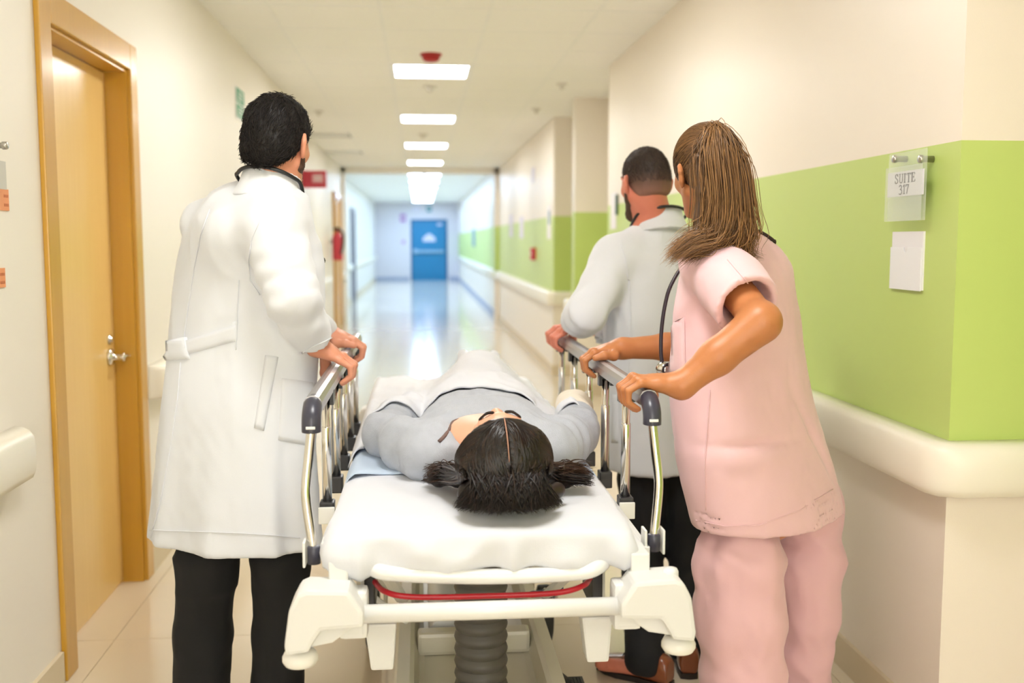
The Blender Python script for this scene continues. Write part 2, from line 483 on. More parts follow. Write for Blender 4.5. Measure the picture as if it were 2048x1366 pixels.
# behind the photographer: an unseen wall with an opening added for soft front light
bm = bmesh.new(); addbox(bm, (-1.4, -6.1, 0), (2, -6, .5)); addbox(bm, (-1.4, -6.1, 2.5), (2, -6, ZC+.2)); addbox(bm, (-1.4, -6.1, .5), (-1.1, -6, 2.5)); addbox(bm, (1.34, -6.1, .5), (2, -6, 2.5))
struct(obj('wall_back', bm, m_wall))

# ---- floor: tiles laid on a slab as far as they can be told apart
TS = .61; TX = [-1.71+TS*i for i in range(6)]; TY = [2.44+TS*i for i in range(31)]; TYE = TY[-1]+TS
bm = bmesh.new()
addbox(bm, (-2, -6.2, -.12), (2.1, 2.44, 0)); addbox(bm, (-2, 2.44, -.12), (2.1, TYE, -.004)); addbox(bm, (-2, TYE, -.12), (2.1, YEND+.2, 0))
floor = struct(obj('floor', bm, m_tile)); floor.data.materials.append(m_grout)
for p in floor.data.polygons:
    if abs(p.center.z+.004) < 1e-4: p.material_index = 1
# far and near slab carry the joints in the material
nt = m_tile.node_tree; b_ = nt.nodes['Principled BSDF']
tb = bmesh.new(); addbox(tb, (.0012, .0012, -.006), (TS-.0012, TS-.0012, 0)); tme = bpy.data.meshes.new('tile')
tb.to_mesh(tme); tb.free(); tme.materials.append(m_tile)
for y in TY:
    for x in TX:
        o = bpy.data.objects.new('tile', tme); COL.objects.link(o); o.parent = floor; o.location = (x, y, nrs.uniform(-.0006, 0))

# ---- ceiling: lay-in tiles between grid bars, some bays hold lights or vents
GX = [-2.04+TS*i for i in range(7)]         # grid lines at -.21 and .40 either side of the lights
GY0 = 7.645-TS*7
LY = [7.645+3.05*i for i in (-4, -3, -2, -1, 0, 1, 2, 3)]
bm = bmesh.new(); addbox(bm, (-2.1, -6.2, ZC+.012), (2.1, YP, ZC+.14)); addbox(bm, (-2.1, YP, 2.80), (2.1, YEND+.2, 2.94))
ceil = struct(obj('ceiling', bm, m_ceil))
ct = bmesh.new(); addbox(ct, (.012, .012, 0), (TS-.012, TS-.012, .015)); cme = bpy.data.meshes.new('ceiling_tile'); ct.to_mesh(cme); ct.free(); cme.materials.append(m_ceil)
lightcells = set((3, round((y-GY0)/TS)) for y in LY)
ventcells = {(1, 15), (1, 19)}
row = 0
while GY0+TS*(row+1) <= YP+.05:
    for c in range(7):
        if (c, row) in lightcells or (c, row) in ventcells: continue
        o = bpy.data.objects.new('ceiling_tile', cme); COL.objects.link(o); o.parent = ceil; o.location = (GX[c], GY0+TS*row, ZC)
    row += 1
for x in GX[1:]:
    part('grid_bar', boxbm((x-.012, GY0, ZC-.003), (x+.012, YP, ZC+.012)), m_grid, ceil)
for r in range(row+1):
    y = GY0+TS*r; part('grid_bar', boxbm((-1.4, y-.012, ZC-.002), (1.9, y+.012, ZC+.011)), m_grid, ceil)

m_lampframe = mat('lamp_frame_white', (248, 248, 246), .4)
def panel(x, y, w, l, z, col, label, near=True):
    t = thing('ceiling_light', label, 'ceiling light', (x+w/2, y+l/2, z), 'ceiling light panels along the corridor')
    k = 'panel_warm' if col is PANEL_WARM else 'panel_cool'
    part('diffuser', boxbm((x+.03, y+.03, z-.004), (x+w-.03, y+l-.03, z+.004)), mat(k, (255, 255, 255), .5, emit=col), t)
    bm = bmesh.new()
    for lo, hi in (((x, y), (x+w, y+.03)), ((x, y+l-.03), (x+w, y+l)), ((x, y+.03), (x+.03, y+l-.03)), ((x+w-.03, y+.03), (x+w, y+l-.03))):
        addbox(bm, (*lo, z-.006), (*hi, z+.01))
    part('frame', bm, m_lampframe, t)
names = ['above and behind the camera, farthest back', 'second behind the camera', 'just behind the camera', 'overhead just out of view', 'nearest in view, behind the red detector',
         'second in view down the corridor', 'third in view down the corridor', 'fourth in view, just before the beam']
for y, n in zip(LY, names):
    panel(GX[3]+.005, y+.005, TS-.01, TS-.01, ZC, PANEL_WARM, 'bright square ceiling light panel ' + n)
for i, (y, n) in enumerate(zip((21.0, 23.6, 26.4, 29.4, 32.2, 35.2), ('first', 'second', 'third', 'fourth', 'fifth', 'added end-wall fill'))):  # the farthest pair is added to brighten the end wall
    for sx, sn in ((-.245, 'left'), (.115, 'right')):
        panel(sx, y, .34, 1.0, 2.79, PANEL_COOL, 'cool white light panel beyond the beam, %s pair, %s one' % (n, sn))

# ---- handrails and baseboards
def rail_run(name, pts, nrm, label, endcaps=(False, False)):
    """bumper rail of rounded section along a plan polyline, nrm: into the corridor per vertex"""
    prof = [(0, .745), (.05, .745), (.066, .752), (.074, .770), (.076, .80), (.076, .84), (.072, .868), (.060, .884), (.045, .890), (0, .890)]
    bm = bmesh.new(); rings = []
    for (x, y), (nx, ny) in zip(pts, nrm): rings.append([bm.verts.new((x+nx*d, y+ny*d, z)) for d, z in prof])
    n = len(prof)
    for A, B in zip(rings, rings[1:]):
        for k in range(n): bm.faces.new((A[k], A[(k+1) % n], B[(k+1) % n], B[k]))
    bm.faces.new(rings[0][::-1]); bm.faces.new(rings[-1]); bmesh.ops.recalc_face_normals(bm, faces=bm.faces[:])
    return tag(obj(name, bm, m_rail, smooth=False), label, 'handrail')
def capped(name, X, y0, y1, s, label, c0=True, c1=True):
    pts = []; nr = []
    if c0:
        for a in (0, .25, .5, .75, 1): pts.append((X, y0+.05*(1-math.cos(a*math.pi/2)))); nr.append((s*max(.02, math.sin(a*math.pi/2)), 0))
    else: pts.append((X, y0)); nr.append((s, 0))
    if c1:
        for a in (1, .75, .5, .25, 0): pts.append((X, y1-.05*(1-math.cos(a*math.pi/2)))); nr.append((s*max(.02, math.sin(a*math.pi/2)), 0))
    else: pts.append((X, y1)); nr.append((s, 0))
    o = rail_run(name, pts, nr, label)
    for p in o.data.polygons: p.use_smooth = True
    return o
def rounded(poly, r=.05):
    return poly
capped('handrail', XL, -5.9, 3.02, 1, 'cream wall handrail ending left of the wooden door', False, True)
capped('handrail', XL, 4.46, 10.45, 1, 'cream wall handrail beyond the wooden door behind the doctor', True, True)
capped('handrail', XL2, 10.6, 15.3, 1, 'cream wall handrail on the left wall before the far yellow door frame')
capped('handrail', XL2, 17.7, YP-.02, 1, 'short cream handrail between the far yellow door frame and the beam')
capped('handrail', XL3, YP+.4, 24.1, 1, 'pale handrail on the far left wall before the grey door')
capped('handrail', XL3, 25.6, YEND-.1, 1, 'pale handrail on the far left wall after the grey door')
capped('handrail', XR, YP+.4, YEND-.1, -1, 'pale handrail on the far right wall beyond the beam')
q = .7071
o = rail_run('handrail', [(1.97, 2.58), (XR+.02, 2.58), (XR+.0, 2.59), (XR, 2.61), (XR, 7.5), (XR, 7.56), (XR, 7.60)],
         [(0, -1), (-.25, -1.0), (-.72, -.72), (-1, -.25), (-1, 0), (-.9, 0), (-.3, 0)], 'cream handrail wrapping the near corner below the green band')
for p in o.data.polygons: p.use_smooth = False
o.data.polygons.foreach_set('use_smooth', [True]*len(o.data.polygons))
rail_run('handrail', [(1.85, 10.74), (XR+.02, 10.74), (XR, 10.75), (XR, 10.77), (XR, YP-.02)], [(0, -1), (-.25, -1), (-.72, -.72), (-1, -.25), (-1, 0)], 'cream handrail wrapping the corner past the second alcove')
rail_run('handrail', [(1.85, 9.27), (XR+.01, 9.27), (XR, 9.28), (XR, 9.44)], [(0, -1), (-.5, -1), (-1, -.5), (-1, 0)], 'short cream handrail around the narrow pier between alcoves')
def bboard(name, poly, side, h=.105, th=.014):
    bm = bmesh.new()
    for (x0, y0), (x1, y1) in zip(poly, poly[1:]):
        if abs(x0-x1) < 1e-6:
            a, b = x0, x0-th*side; addbox(bm, (min(a, b), min(y0, y1), 0), (max(a, b), max(y0, y1), h))
        elif y0 > 0:
            d = 1 if (x1-x0)*side > 0 else -1
            a, b = (y0, y0+th) if d > 0 else (y0, y0-th)
            addbox(bm, (min(x0, x1)-(th if d < 0 and side > 0 else 0), min(a, b), 0), (max(x0, x1), max(a, b), h))
    return struct(obj(name, bm, m_base))
bboard('baseboard_right', RP, 1)
bm = bmesh.new()
for y0, y1, X in ((-6, DY0-.13, XL), (DY1+.115, 10.5, XL), (10.5, 16.3, XL2), (17.6, YP, XL2), (YP+.3, 24.2, XL3), (25.5, YEND, XL3)): addbox(bm, (X, y0, 0), (X+.014, y1, .105))
struct(obj('baseboard_left', bm, m_base))
bm = bmesh.new(); addbox(bm, (-1.6, YEND-.014, 0), (-.4, YEND, .12)); addbox(bm, (1.06, YEND-.014, 0), (1.4, YEND, .12)); addbox(bm, (1.386, YP+.3, 0), (1.4, YEND, .105))
struct(obj('baseboard_end', bm, mat('baseboard_grey', (170, 178, 200), .45)))

# ---- doors
dr = bpy.data.objects.new('door_1', None); COL.objects.link(dr); struct(dr); dr.location = (XL, DY0, 0)
part('leaf', boxbm((XL-.125, DY0+.003, .008), (XL-.082, DY1-.003, DZ-.003), .002, 1), m_wood, dr)
fr = bmesh.new()
for y0, y1 in ((DY0-.035, DY0), (DY1, DY1+.035)): addbox(fr, (XL-.14, y0, 0), (XL+.002, y1, DZ+.035))
addbox(fr, (XL-.14, DY0, DZ), (XL+.002, DY1, DZ+.035))
part('jamb', fr, m_frame, dr)
for nm, lo, hi in (('casing', (XL, DY0-.115, 0), (XL+.018, DY0-.012, DZ+.115)), ('casing', (XL, DY1+.012, 0), (XL+.018, DY1+.105, DZ+.115)), ('casing', (XL, DY0-.012, DZ+.012), (XL+.018, DY1+.012, DZ+.115))):
    part(nm, boxbm(lo, hi, .004, 2), m_frame, dr)
hx, hz = XL-.082, .955
hy = DY1-.075
part('handle_rose', lathebm([(.036, 0), (.036, .008), (.03, .014), (.013, .016), (.013, .05), (.018, .053), (.018, .06), (.004, .062)], (hx, hy, hz), (1, 0, 0)), m_chrome, dr, True)
lv = catmull([(hx+.052, hy, hz), (hx+.056, hy+.02, hz+.004), (hx+.056, hy+.06, hz-.002), (hx+.052, hy+.115, hz+.006)], 5)
part('handle_lever', tubebm(lv, [.012]*4+[.0115]*8+[.009]*4, 12, flat=.65), m_chrome, dr, True)
part('lock_cylinder', lathebm([(.02, 0), (.02, .006), (.012, .008), (.012, .014)], (hx, hy, hz+.07), (1, 0, 0)), m_chrome, dr, True)
# yellow framed door farther along, and a grey one beyond the beam
d2 = bpy.data.objects.new('door_2', None); COL.objects.link(d2); struct(d2); d2.location = (XL2, 16.4, 0)
part('leaf', boxbm((XL2, 16.45, .01), (XL2+.02, 17.4, 2.1)), m_wood, d2)
for lo, hi in (((XL2, 16.36, 0), (XL2+.05, 16.45, 2.19)), ((XL2, 17.4, 0), (XL2+.05, 17.49, 2.19)), ((XL2, 16.45, 2.1), (XL2+.05, 17.4, 2.19))): part('casing', boxbm(lo, hi), m_frame, d2)
d3 = bpy.data.objects.new('door_3', None); COL.objects.link(d3); struct(d3); d3.location = (XL3, 24.3, 0)
mg = mat('grey_door', (150, 150, 158), .4)
part('leaf', boxbm((XL3, 24.35, .01), (XL3+.02, 25.3, 2.1)), mg, d3)
for lo, hi in (((XL3, 24.26, 0), (XL3+.06, 24.35, 2.19)), ((XL3, 25.3, 0), (XL3+.06, 25.39, 2.19)), ((XL3, 24.35, 2.1), (XL3+.06, 25.3, 2.19))): part('casing', boxbm(lo, hi), mg, d3)
# teal end door
d4 = bpy.data.objects.new('door_4', None); COL.objects.link(d4); struct(d4); d4.location = (.33, YEND, 0)
mteal = mat('teal_door_paint', (10, 128, 178), .35); mwhite = mat('white_enamel', (240, 240, 236), .3, var=.01)
part('leaf', boxbm((-.26, YEND-.0, 0), (.92, YEND+.05, 2.13)), mteal, d4)
mtf = mat('teal_frame', (20, 96, 140), .4)
for lo, hi in (((-.33, YEND-.02, 0), (-.26, YEND+.08, 2.2)), ((.92, YEND-.02, 0), (.99, YEND+.08, 2.2)), ((-.26, YEND-.02, 2.13), (.92, YEND+.08, 2.2))): part('casing', boxbm(lo, hi), mtf, d4)
part('push_bar', boxbm((-.24, YEND-.10, 1.0), (.86, YEND-.05, 1.09), .015), mat('push_bar_grey', (150, 190, 216), .4), d4)
part('latch_box', boxbm((-.25, YEND-.12, .97), (-.08, YEND, 1.13), .02), mat('push_bar_grey', (150, 190, 216), .4), d4)
mlab = mat('notice_white', (226, 222, 240), .5)
part('notice', prismbm([(-.23, 0), (.23, 0), (.21, .16), (.12, .19), (.08, .27), (-.08, .27), (-.12, .19), (-.21, .16)], (.33, YEND-.004, 1.40), (1, 0, 0), (0, 0, 1), (0, -1, 0), .006), mlab, d4)
part('notice', boxbm((.62, YEND-.008, 1.98), (.80, YEND, 2.05)), mlab, d4)

# ================================================================== signs and fittings
m_acr = mat('clear_acrylic', (244, 250, 244), .08, var=0, alpha=.22)
m_paper = mat('paper_white', (238, 236, 240), .6, var=.01)
m_ink = mat('ink_grey', (104, 100, 108), .6)
GLY = {  # serif capitals and figures as strokes (x0,y0,x1,y1,width) in a 0..1 box, plus curve lists
 'U': [[(.18, 1), (.18, .3), (.22, .1), (.42, .0), (.6, .06), (.7, .25), (.7, 1)], [(.04, .98), (.34, .98)], [(.58, .98), (.82, .98)]],
 'I': [[(.3, 0), (.3, 1)], [(.12, .98), (.48, .98)], [(.12, .02), (.48, .02)]],
 'T': [[(.4, 0), (.4, 1)], [(.04, .97), (.76, .97)], [(.05, .97), (.04, .78)], [(.75, .97), (.76, .78)], [(.24, .02), (.56, .02)]],
 'E': [[(.2, 0), (.2, 1)], [(.06, .97), (.68, .97)], [(.06, .02), (.72, .02)], [(.2, .52), (.5, .52)], [(.68, .97), (.68, .8)], [(.72, .02), (.75, .24)], [(.5, .62), (.5, .42)]],
 'S': [[(.6, .74), (.58, .9), (.4, 1), (.2, .94), (.12, .78), (.2, .62), (.42, .5), (.6, .36), (.64, .2), (.52, .04), (.32, -.01), (.14, .08), (.1, .28)], [(.6, .74), (.6, 1)], [(.1, .28), (.1, 0)]],
 '3': [[(.1, .82), (.2, .97), (.38, 1), (.52, .9), (.54, .74), (.44, .58), (.28, .53), (.48, .48), (.6, .34), (.6, .16), (.48, .02), (.28, -.02), (.1, .06)]],
 '1': [[(.14, .84), (.34, 1), (.34, 0)], [(.14, .02), (.54, .02)]],
 '7': [[(.08, .78), (.1, .97), (.62, .97), (.42, .5), (.3, 0)]],
}
def write(parent, s, o, u, v, h, material, w=.06, sp=.82, th=.0008, sx=None):
    """letters as flat strokes standing proud of the sheet"""
    o, u, v = [np.array(a, float) for a in (o, u, v)]; n = np.cross(u, v); sx = sx or h*.8
    x = 0.0
    for ch in s:
        bm = bmesh.new()
        for st in GLY[ch]:
            vert = len(st) == 2 and abs(st[0][0]-st[1][0]) < .05 and abs(st[0][1]-st[1][1]) > .5
            ww = w*1.9 if vert else w*(1.25 if len(st) > 2 else .75)
            for a, b in zip(st, st[1:]):
                a, b = np.array(a), np.array(b); d = (b-a)/np.linalg.norm(b-a); q = np.array([-d[1], d[0]])*ww/2; e = d*ww*.2
                pl = [a-e+q, b+e+q, b+e-q, a-e-q]
                prism(bm, [((p[0]+x)*sx, p[1]*h) for p in pl], o, u, v, n, th)
        part('letter', bm, material, parent)
        x += sp if ch not in 'I1' else sp*.78
# SUITE 317 plaque on the near right wall: looking at the wall, right is toward the camera (-Y)
def plaque_right():
    a, b = WX(1778, 318, XR), WX(1852, 440, XR); y0, y1 = a[1], b[1]; ztop = WX(1815, 303, XR-.03)[2]; zbot = WX(1810, 442, XR-.03)[2]
    X = XR-.035; ya, yb = WX(1775, 400, X)[1], WX(1850, 400, X)[1]                # ya far edge, yb near edge
    t = thing('room_sign', 'clear acrylic room sign reading SUITE 317 on the green band', 'sign', (XR, (ya+yb)/2, zbot))
    part('acrylic_panel', boxbm((X, yb, zbot), (X+.003, ya, ztop), .001, 1), m_acr, t)
    part('acrylic_panel', boxbm((X-.005, yb+.012, zbot), (X-.003, ya+.008, ztop-.04), .0008, 1), m_acr, t)
    zi1, zi0 = WX(1812, 342, X)[2], WX(1812, 392, X)[2]
    ins = part('paper_insert', boxbm((X-.0022, yb+.006, zi0), (X-.0012, ya-.002, zi1)), m_paper, t)
    h = (zi1-zi0)*.36; wd = ya-yb
    write(ins, 'SUITE', (X-.0024, ya-wd*.21, zi0+(zi1-zi0)*.54), (0, -1, 0), (0, 0, 1), h, m_ink, w=.085, sp=.84, sx=wd*.56/4.05)
    write(ins, '317', (X-.0024, ya-wd*.33, zi0+(zi1-zi0)*.09), (0, -1, 0), (0, 0, 1), h, m_ink, w=.085, sp=.72, sx=wd*.56/4.05)
    for px in (1790, 1842):
        c = WX(px, 318, X); part('standoff', lathebm([(.009, 0), (.009, .030), (.011, .032), (.011, .040), (.009, .042)], (XR, c[1], c[2]), (-1, 0, 0)), m_steel, t, True)
    # card holder below
    ztop, zbot = WX(1818, 463, XR)[2], WX(1814, 578, XR)[2]; ya, yb = WX(1787, 520, XR)[1], WX(1849, 520, XR)[1]
    t = thing('card_holder', 'blank white card in a holder below the SUITE 317 sign', 'card holder', (XR, (ya+yb)/2, zbot))
    part('backing_card', boxbm((XR-.006, yb, zbot), (XR, ya, ztop)), m_paper, t)
    zs = ztop-(ztop-zbot)*.26; wd = ya-yb; n = 8
    poly = [(0, 0), (wd, 0), (wd, zs-zbot)]+[(wd/2+.012*math.cos(a), (zs-zbot)-.016*math.sin(a)) for a in [math.pi*i/n for i in range(n+1)]]+[(0, zs-zbot)]
    part('pocket', prismbm([(p[0], p[1]) for p in poly], (XR-.0065, ya+.002, zbot-.002), (0, -1, 0), (0, 0, 1), (-1, 0, 0), .003), mat('pocket_white', (246, 246, 250), .35), t)
plaque_right()
m_green = mat('sign_green', (52, 158, 112), .5); m_red = mat('sign_red', (206, 62, 78), .45); m_orange = mat('label_orange', (238, 158, 108), .55)
m_white = mat('sign_white', (242, 242, 240), .5); m_gplq = mat('plaque_grey', (206, 204, 196), .35)
# left of the wooden door: grey suite plaque and orange labels cut by the frame edge
X = XL+.03
t = thing('room_sign', 'grey room plaque cut by the left edge of the picture', 'sign', (XL, WX(4, 370, X)[1], WX(4, 378, X)[2]))
y1 = WX(12, 340, X)[1]
part('panel', boxbm((X-.004, y1-.12, WX(4, 378, X)[2]), (X, y1, WX(4, 322, X)[2])), m_gplq, t)
write(t, 'E', (X+.0005, WX(-6, 345, X)[1], WX(2, 343, X)[2]), (0, 1, 0), (0, 0, 1), .022, m_ink)
for yy in (WX(4, 291, X)[1], WX(4, 291, X)[1]-.10):
    part('standoff', lathebm([(.008, 0), (.008, .03), (.011, .032), (.011, .042), (.009, .045)], (XL, yy, WX(4, 291, X)[2]), (1, 0, 0)), m_steel, t, True)
for k, (py0, py1, px1, lab) in enumerate(((378, 421, 15, 'upper orange label under the grey plaque'), (536, 575, 8, 'lower orange label on the wall left of the door'))):
    z1, z0 = WX(4, py0, XL)[2], WX(4, py1, XL)[2]; ye = WX(px1, (py0+py1)/2, XL)[1]
    t = thing('wall_label', lab, 'label', (XL, ye-.05, z0))
    part('card', boxbm((XL, ye-.10, z0), (XL+.004, ye, z1)), m_orange, t)
    for j in range(2):
        zz = z0+(z1-z0)*(.68-.42*j)
        for q_ in range(3): part('print_mark', boxbm((XL+.004, ye-.035+.011*q_, zz-.004), (XL+.0046, ye-.028+.011*q_, zz+.004)), mat('label_print', (196, 110, 66), .6), t)
# green and white emergency sign on the left wall
z1, z0 = WX(478, 178, XL)[2], WX(478, 241, XL)[2]; ya, yb = WX(470, 205, XL)[1], WX(487, 215, XL)[1]
t = thing('emergency_sign', 'green and white emergency route sign high on the left wall', 'sign', (XL, ya, z0))
part('board', boxbm((XL, ya, z0), (XL+.006, yb, z1)), m_white, t)
hh = z1-z0; ww = yb-ya
for a, b in ((.53, .97), (.08, .47)):
    f = part('green_field', boxbm((XL+.006, ya+ww*.06, z0+hh*a), (XL+.008, yb-ww*.06, z0+hh*b)), m_green, t)
    for k in range(3):
        zc = z0+hh*(a+(b-a)*(.25+.25*k)); part('print_bar', boxbm((XL+.008, ya+ww*(.18+.05*k), zc-hh*.02), (XL+.0088, yb-ww*(.3-.06*k), zc+hh*.02)), m_white, f)
# red framed flag sign sticking out from the left wall
Y = 10.9; a, b = W(616, 341, Y), W(653, 376, Y)
t = thing('fire_sign', 'red bordered sign sticking out from the left wall beside the doctor head', 'sign', (a[0], Y, b[2]))
part('board', boxbm((XL2, Y, b[2]), (b[0], Y+.02, a[2])), m_red, t)
part('print_field', boxbm((a[0]+.04, Y-.003, b[2]+.055), (b[0]-.03, Y, a[2]-.04)), mat('sign_pink', (240, 170, 176), .5), t)
for k in range(2): part('print_bar', boxbm((a[0]+.06, Y-.005, b[2]+.075+.035*k), (b[0]-.05, Y-.003, b[2]+.09+.035*k)), m_white, t)
# fire extinguisher on the left wall near the yellow frame
Y = 15.7; c = W(672, 492, Y); t = thing('fire_extinguisher', 'red fire extinguisher with black hose hung before the yellow door frame', 'extinguisher', (XL2+.12, Y, c[2]-.2))
zc = c[2]-.22
part('cylinder', lathebm([(.03, 0), (.075, .01), (.08, .03), (.08, .34), (.06, .39), (.025, .42), (.025, .45)], (XL2+.12, Y, zc), (0, 0, 1)), m_red, t, True)
part('valve', boxbm((XL2+.06, Y-.03, zc+.45), (XL2+.16, Y+.03, zc+.50), .008), m_dark, t)
part('hose', tubebm(catmull([(XL2+.15, Y-.02, zc+.47), (XL2+.21, Y-.04, zc+.4), (XL2+.2, Y-.06, zc+.2), (XL2+.17, Y-.08, zc+.1)], 5), .018, 10), m_dark, t, True)
part('bracket', boxbm((XL2+.001, Y-.05, zc+.25), (XL2+.045, Y+.05, zc+.32)), m_steel, t)
# fire alarm on the right wall
c = WX(1070, 508, XR); t = thing('fire_alarm', 'small red fire alarm box on the green wall', 'fire alarm', (XR, c[1], c[2]-.07))
part('housing', boxbm((XR-.05, c[1]-.10, c[2]-.075), (XR, c[1]+.10, c[2]+.075), .01), m_red, t)
part('pull_bar', boxbm((XR-.06, c[1]-.05, c[2]-.01), (XR-.05, c[1]+.05, c[2]+.015)), m_white, t)
# paper notices on the right wall
for i, (px, py, w, h, lab) in enumerate(((1098, 445, .30, .36, 'white notice by the corner of the second alcove'), (1043, 455, .5, .30, 'pale notice on the green wall beyond the fire alarm'),
        (1022, 452, .5, .34, 'pale notice nearest the beam on the green wall'), (1066, 350, .35, .18, 'faint pink notice high on the right wall'))):
    c = WX(px, py, XR-.004)
    t = thing('wall_notice', lab, 'notice', (XR, c[1], c[2]-h/2))
    part('sheet', boxbm((XR-.006, c[1]-w/2, c[2]-h/2), (XR, c[1]+w/2, c[2]+h/2)), mlab if i else m_paper, t)
    if i == 0: part('print_block', boxbm((XR-.008, c[1]-w*.38, c[2]-.02), (XR-.006, c[1]+w*.1, c[2]+h*.35)), mat('notice_blue', (130, 160, 180), .6), t)
c = WX(1228, 425, XR); t = thing('wall_notice', 'white notice with dark clip beside the bearded doctor', 'notice', (XR, c[1], c[2]-.12))
part('sheet', boxbm((XR-.006, c[1]-.11, c[2]-.12), (XR, c[1]+.1, c[2]+.14)), m_paper, t)
part('clip', boxbm((XR-.014, c[1]-.16, c[2]-.02), (XR, c[1]-.12, c[2]+.12)), mat('clip_green', (56, 92, 84), .5), t)
# end wall signs
for px, py, w, h, mm, nm, lab in ((806, 436, .2, .28, mat('sign_magenta', (178, 120, 190), .5), 'wall_notice', 'purple sign on the end wall left of the teal door'),
                                  (807, 484, .12, .12, mat('sign_magenta', (178, 120, 190), .5), 'call_button', 'small purple plate on the end wall below the purple sign'),
                                  (858, 418, .18, .20, mat('exit_teal', (20, 140, 150), .5), 'exit_sign', 'small teal exit sign above the teal door'),
                                  (832, 418, .26, .12, mlab, 'wall_notice', 'pale plate above the teal door')):
    c = W(px, py, YEND); t = thing(nm, lab, 'sign', (c[0], YEND, c[2]-h/2))
    part('plate', boxbm((c[0]-w/2, YEND-.02, c[2]-h/2), (c[0]+w/2, YEND, c[2]+h/2)), mm, t)
    part('print_mark', boxbm((c[0]-w*.3, YEND-.024, c[2]-h*.1), (c[0]+w*.3, YEND-.02, c[2]+h*.15)), m_white, t)
c = WX(948, 476, 1.4); t = thing('wall_notice', 'dim framed notice on the far right wall near the end', 'notice', (1.4, c[1], c[2]-.2))
part('sheet', boxbm((1.38, c[1]-.5, c[2]-.22), (1.4, c[1]+.5, c[2]+.22)), mat('notice_blue', (130, 160, 180), .6), t)
# ceiling fittings
c = WZ(862, 117, ZC-.03); t = thing('smoke_detector', 'red round smoke detector before the nearest light panel', 'smoke detector', (c[0], c[1], ZC))
part('base', lathebm([(.075, 0), (.075, .012), (.06, .018)], (c[0], c[1], ZC), (0, 0, -1)), mat('detector_red', (180, 36, 40), .4), t, True)
part('sensor_head', lathebm([(.062, .018), (.06, .035), (.045, .05), (.02, .055)], (c[0], c[1], ZC), (0, 0, -1)), mat('detector_red', (180, 36, 40), .4), t, True)
m_spr = mat('fitting_white', (232, 228, 220), .4)
for px, py, r, nm, lab in ((860, 172, .06, 'smoke_detector', 'white round detector behind the nearest light panel'), (846, 268, .07, 'smoke_detector', 'white round detector between second and third light panels'),
                       (1124, 167, .05, 'sprinkler', 'ceiling sprinkler near the right wall, nearer one'), (1073, 217, .05, 'sprinkler', 'ceiling sprinkler near the right wall, farther one'),
                       (638, 222, .05, 'sprinkler', 'ceiling sprinkler above the doctor on the left')):
    c = WZ(px, py, ZC); t = thing(nm, lab, 'ceiling fitting', (c[0], c[1], ZC))
    part('rose', lathebm([(r, 0), (r, .008), (r*.7, .014)], (c[0], c[1], ZC), (0, 0, -1)), m_spr, t, True)
    part('head', lathebm([(r*.45, .014), (r*.45, .04), (r*.2, .05)], (c[0], c[1], ZC), (0, 0, -1)), m_spr, t, True)
for (cx_, r_), lab in zip(((1, 15), (1, 19)), ('square ceiling air vent left of the third light panel', 'square ceiling air vent left of the fourth light panel')):
    x0, y0 = GX[cx_+1], GY0+TS*r_
    x0 = GX[cx_]+.0
    t = thing('air_vent', lab, 'vent', (x0+TS/2, y0+TS/2, ZC))
    part('backing', boxbm((x0+.012, y0+.012, ZC+.004), (x0+TS-.012, y0+TS-.012, ZC+.012)), mat('vent_grey', (150, 150, 150), .6), t)
    for k in range(8): part('louvre', boxbm((x0+.03, y0+.03+.07*k, ZC-.008), (x0+TS-.03, y0+.07+.07*k, ZC-.002)), m_grid, t)

# ================================================================== the stretcher
m_enam = mat('stretcher_enamel', (234, 234, 232), .3, var=.01, coat=.2)
m_cream = mat('base_cover_cream', (226, 220, 200), .35, var=.02)
m_cast = mat('casting_white_plastic', (230, 230, 228), .4, var=.01)
m_grail = mat('rail_grey_aluminium', (168, 166, 168), .32, .75, var=.02)
m_capd = mat('cap_dark_grey', (62, 62, 76), .3, var=.02)
m_redbar = mat('red_lever', (196, 26, 44), .3)
m_rubber = mat('bellows_rubber', (96, 92, 86), .5, var=.05)
m_tyre = mat('tyre_grey', (66, 66, 66), .6)
m_blue = mat('pedal_blue', (28, 56, 92), .5)
GXC = .142                                  # centre line
Y0, Y1 = 2.05, 4.28
ST = thing('hospital_stretcher', 'white wheeled hospital stretcher with chrome side rails carrying the patient', 'stretcher', (GXC, 3.1, 0))
def sp(name, me, m, parent=None, smooth=False): return part(name, me, m, parent or ST, smooth)
zbar = W(982, 1220, Y0)[2]
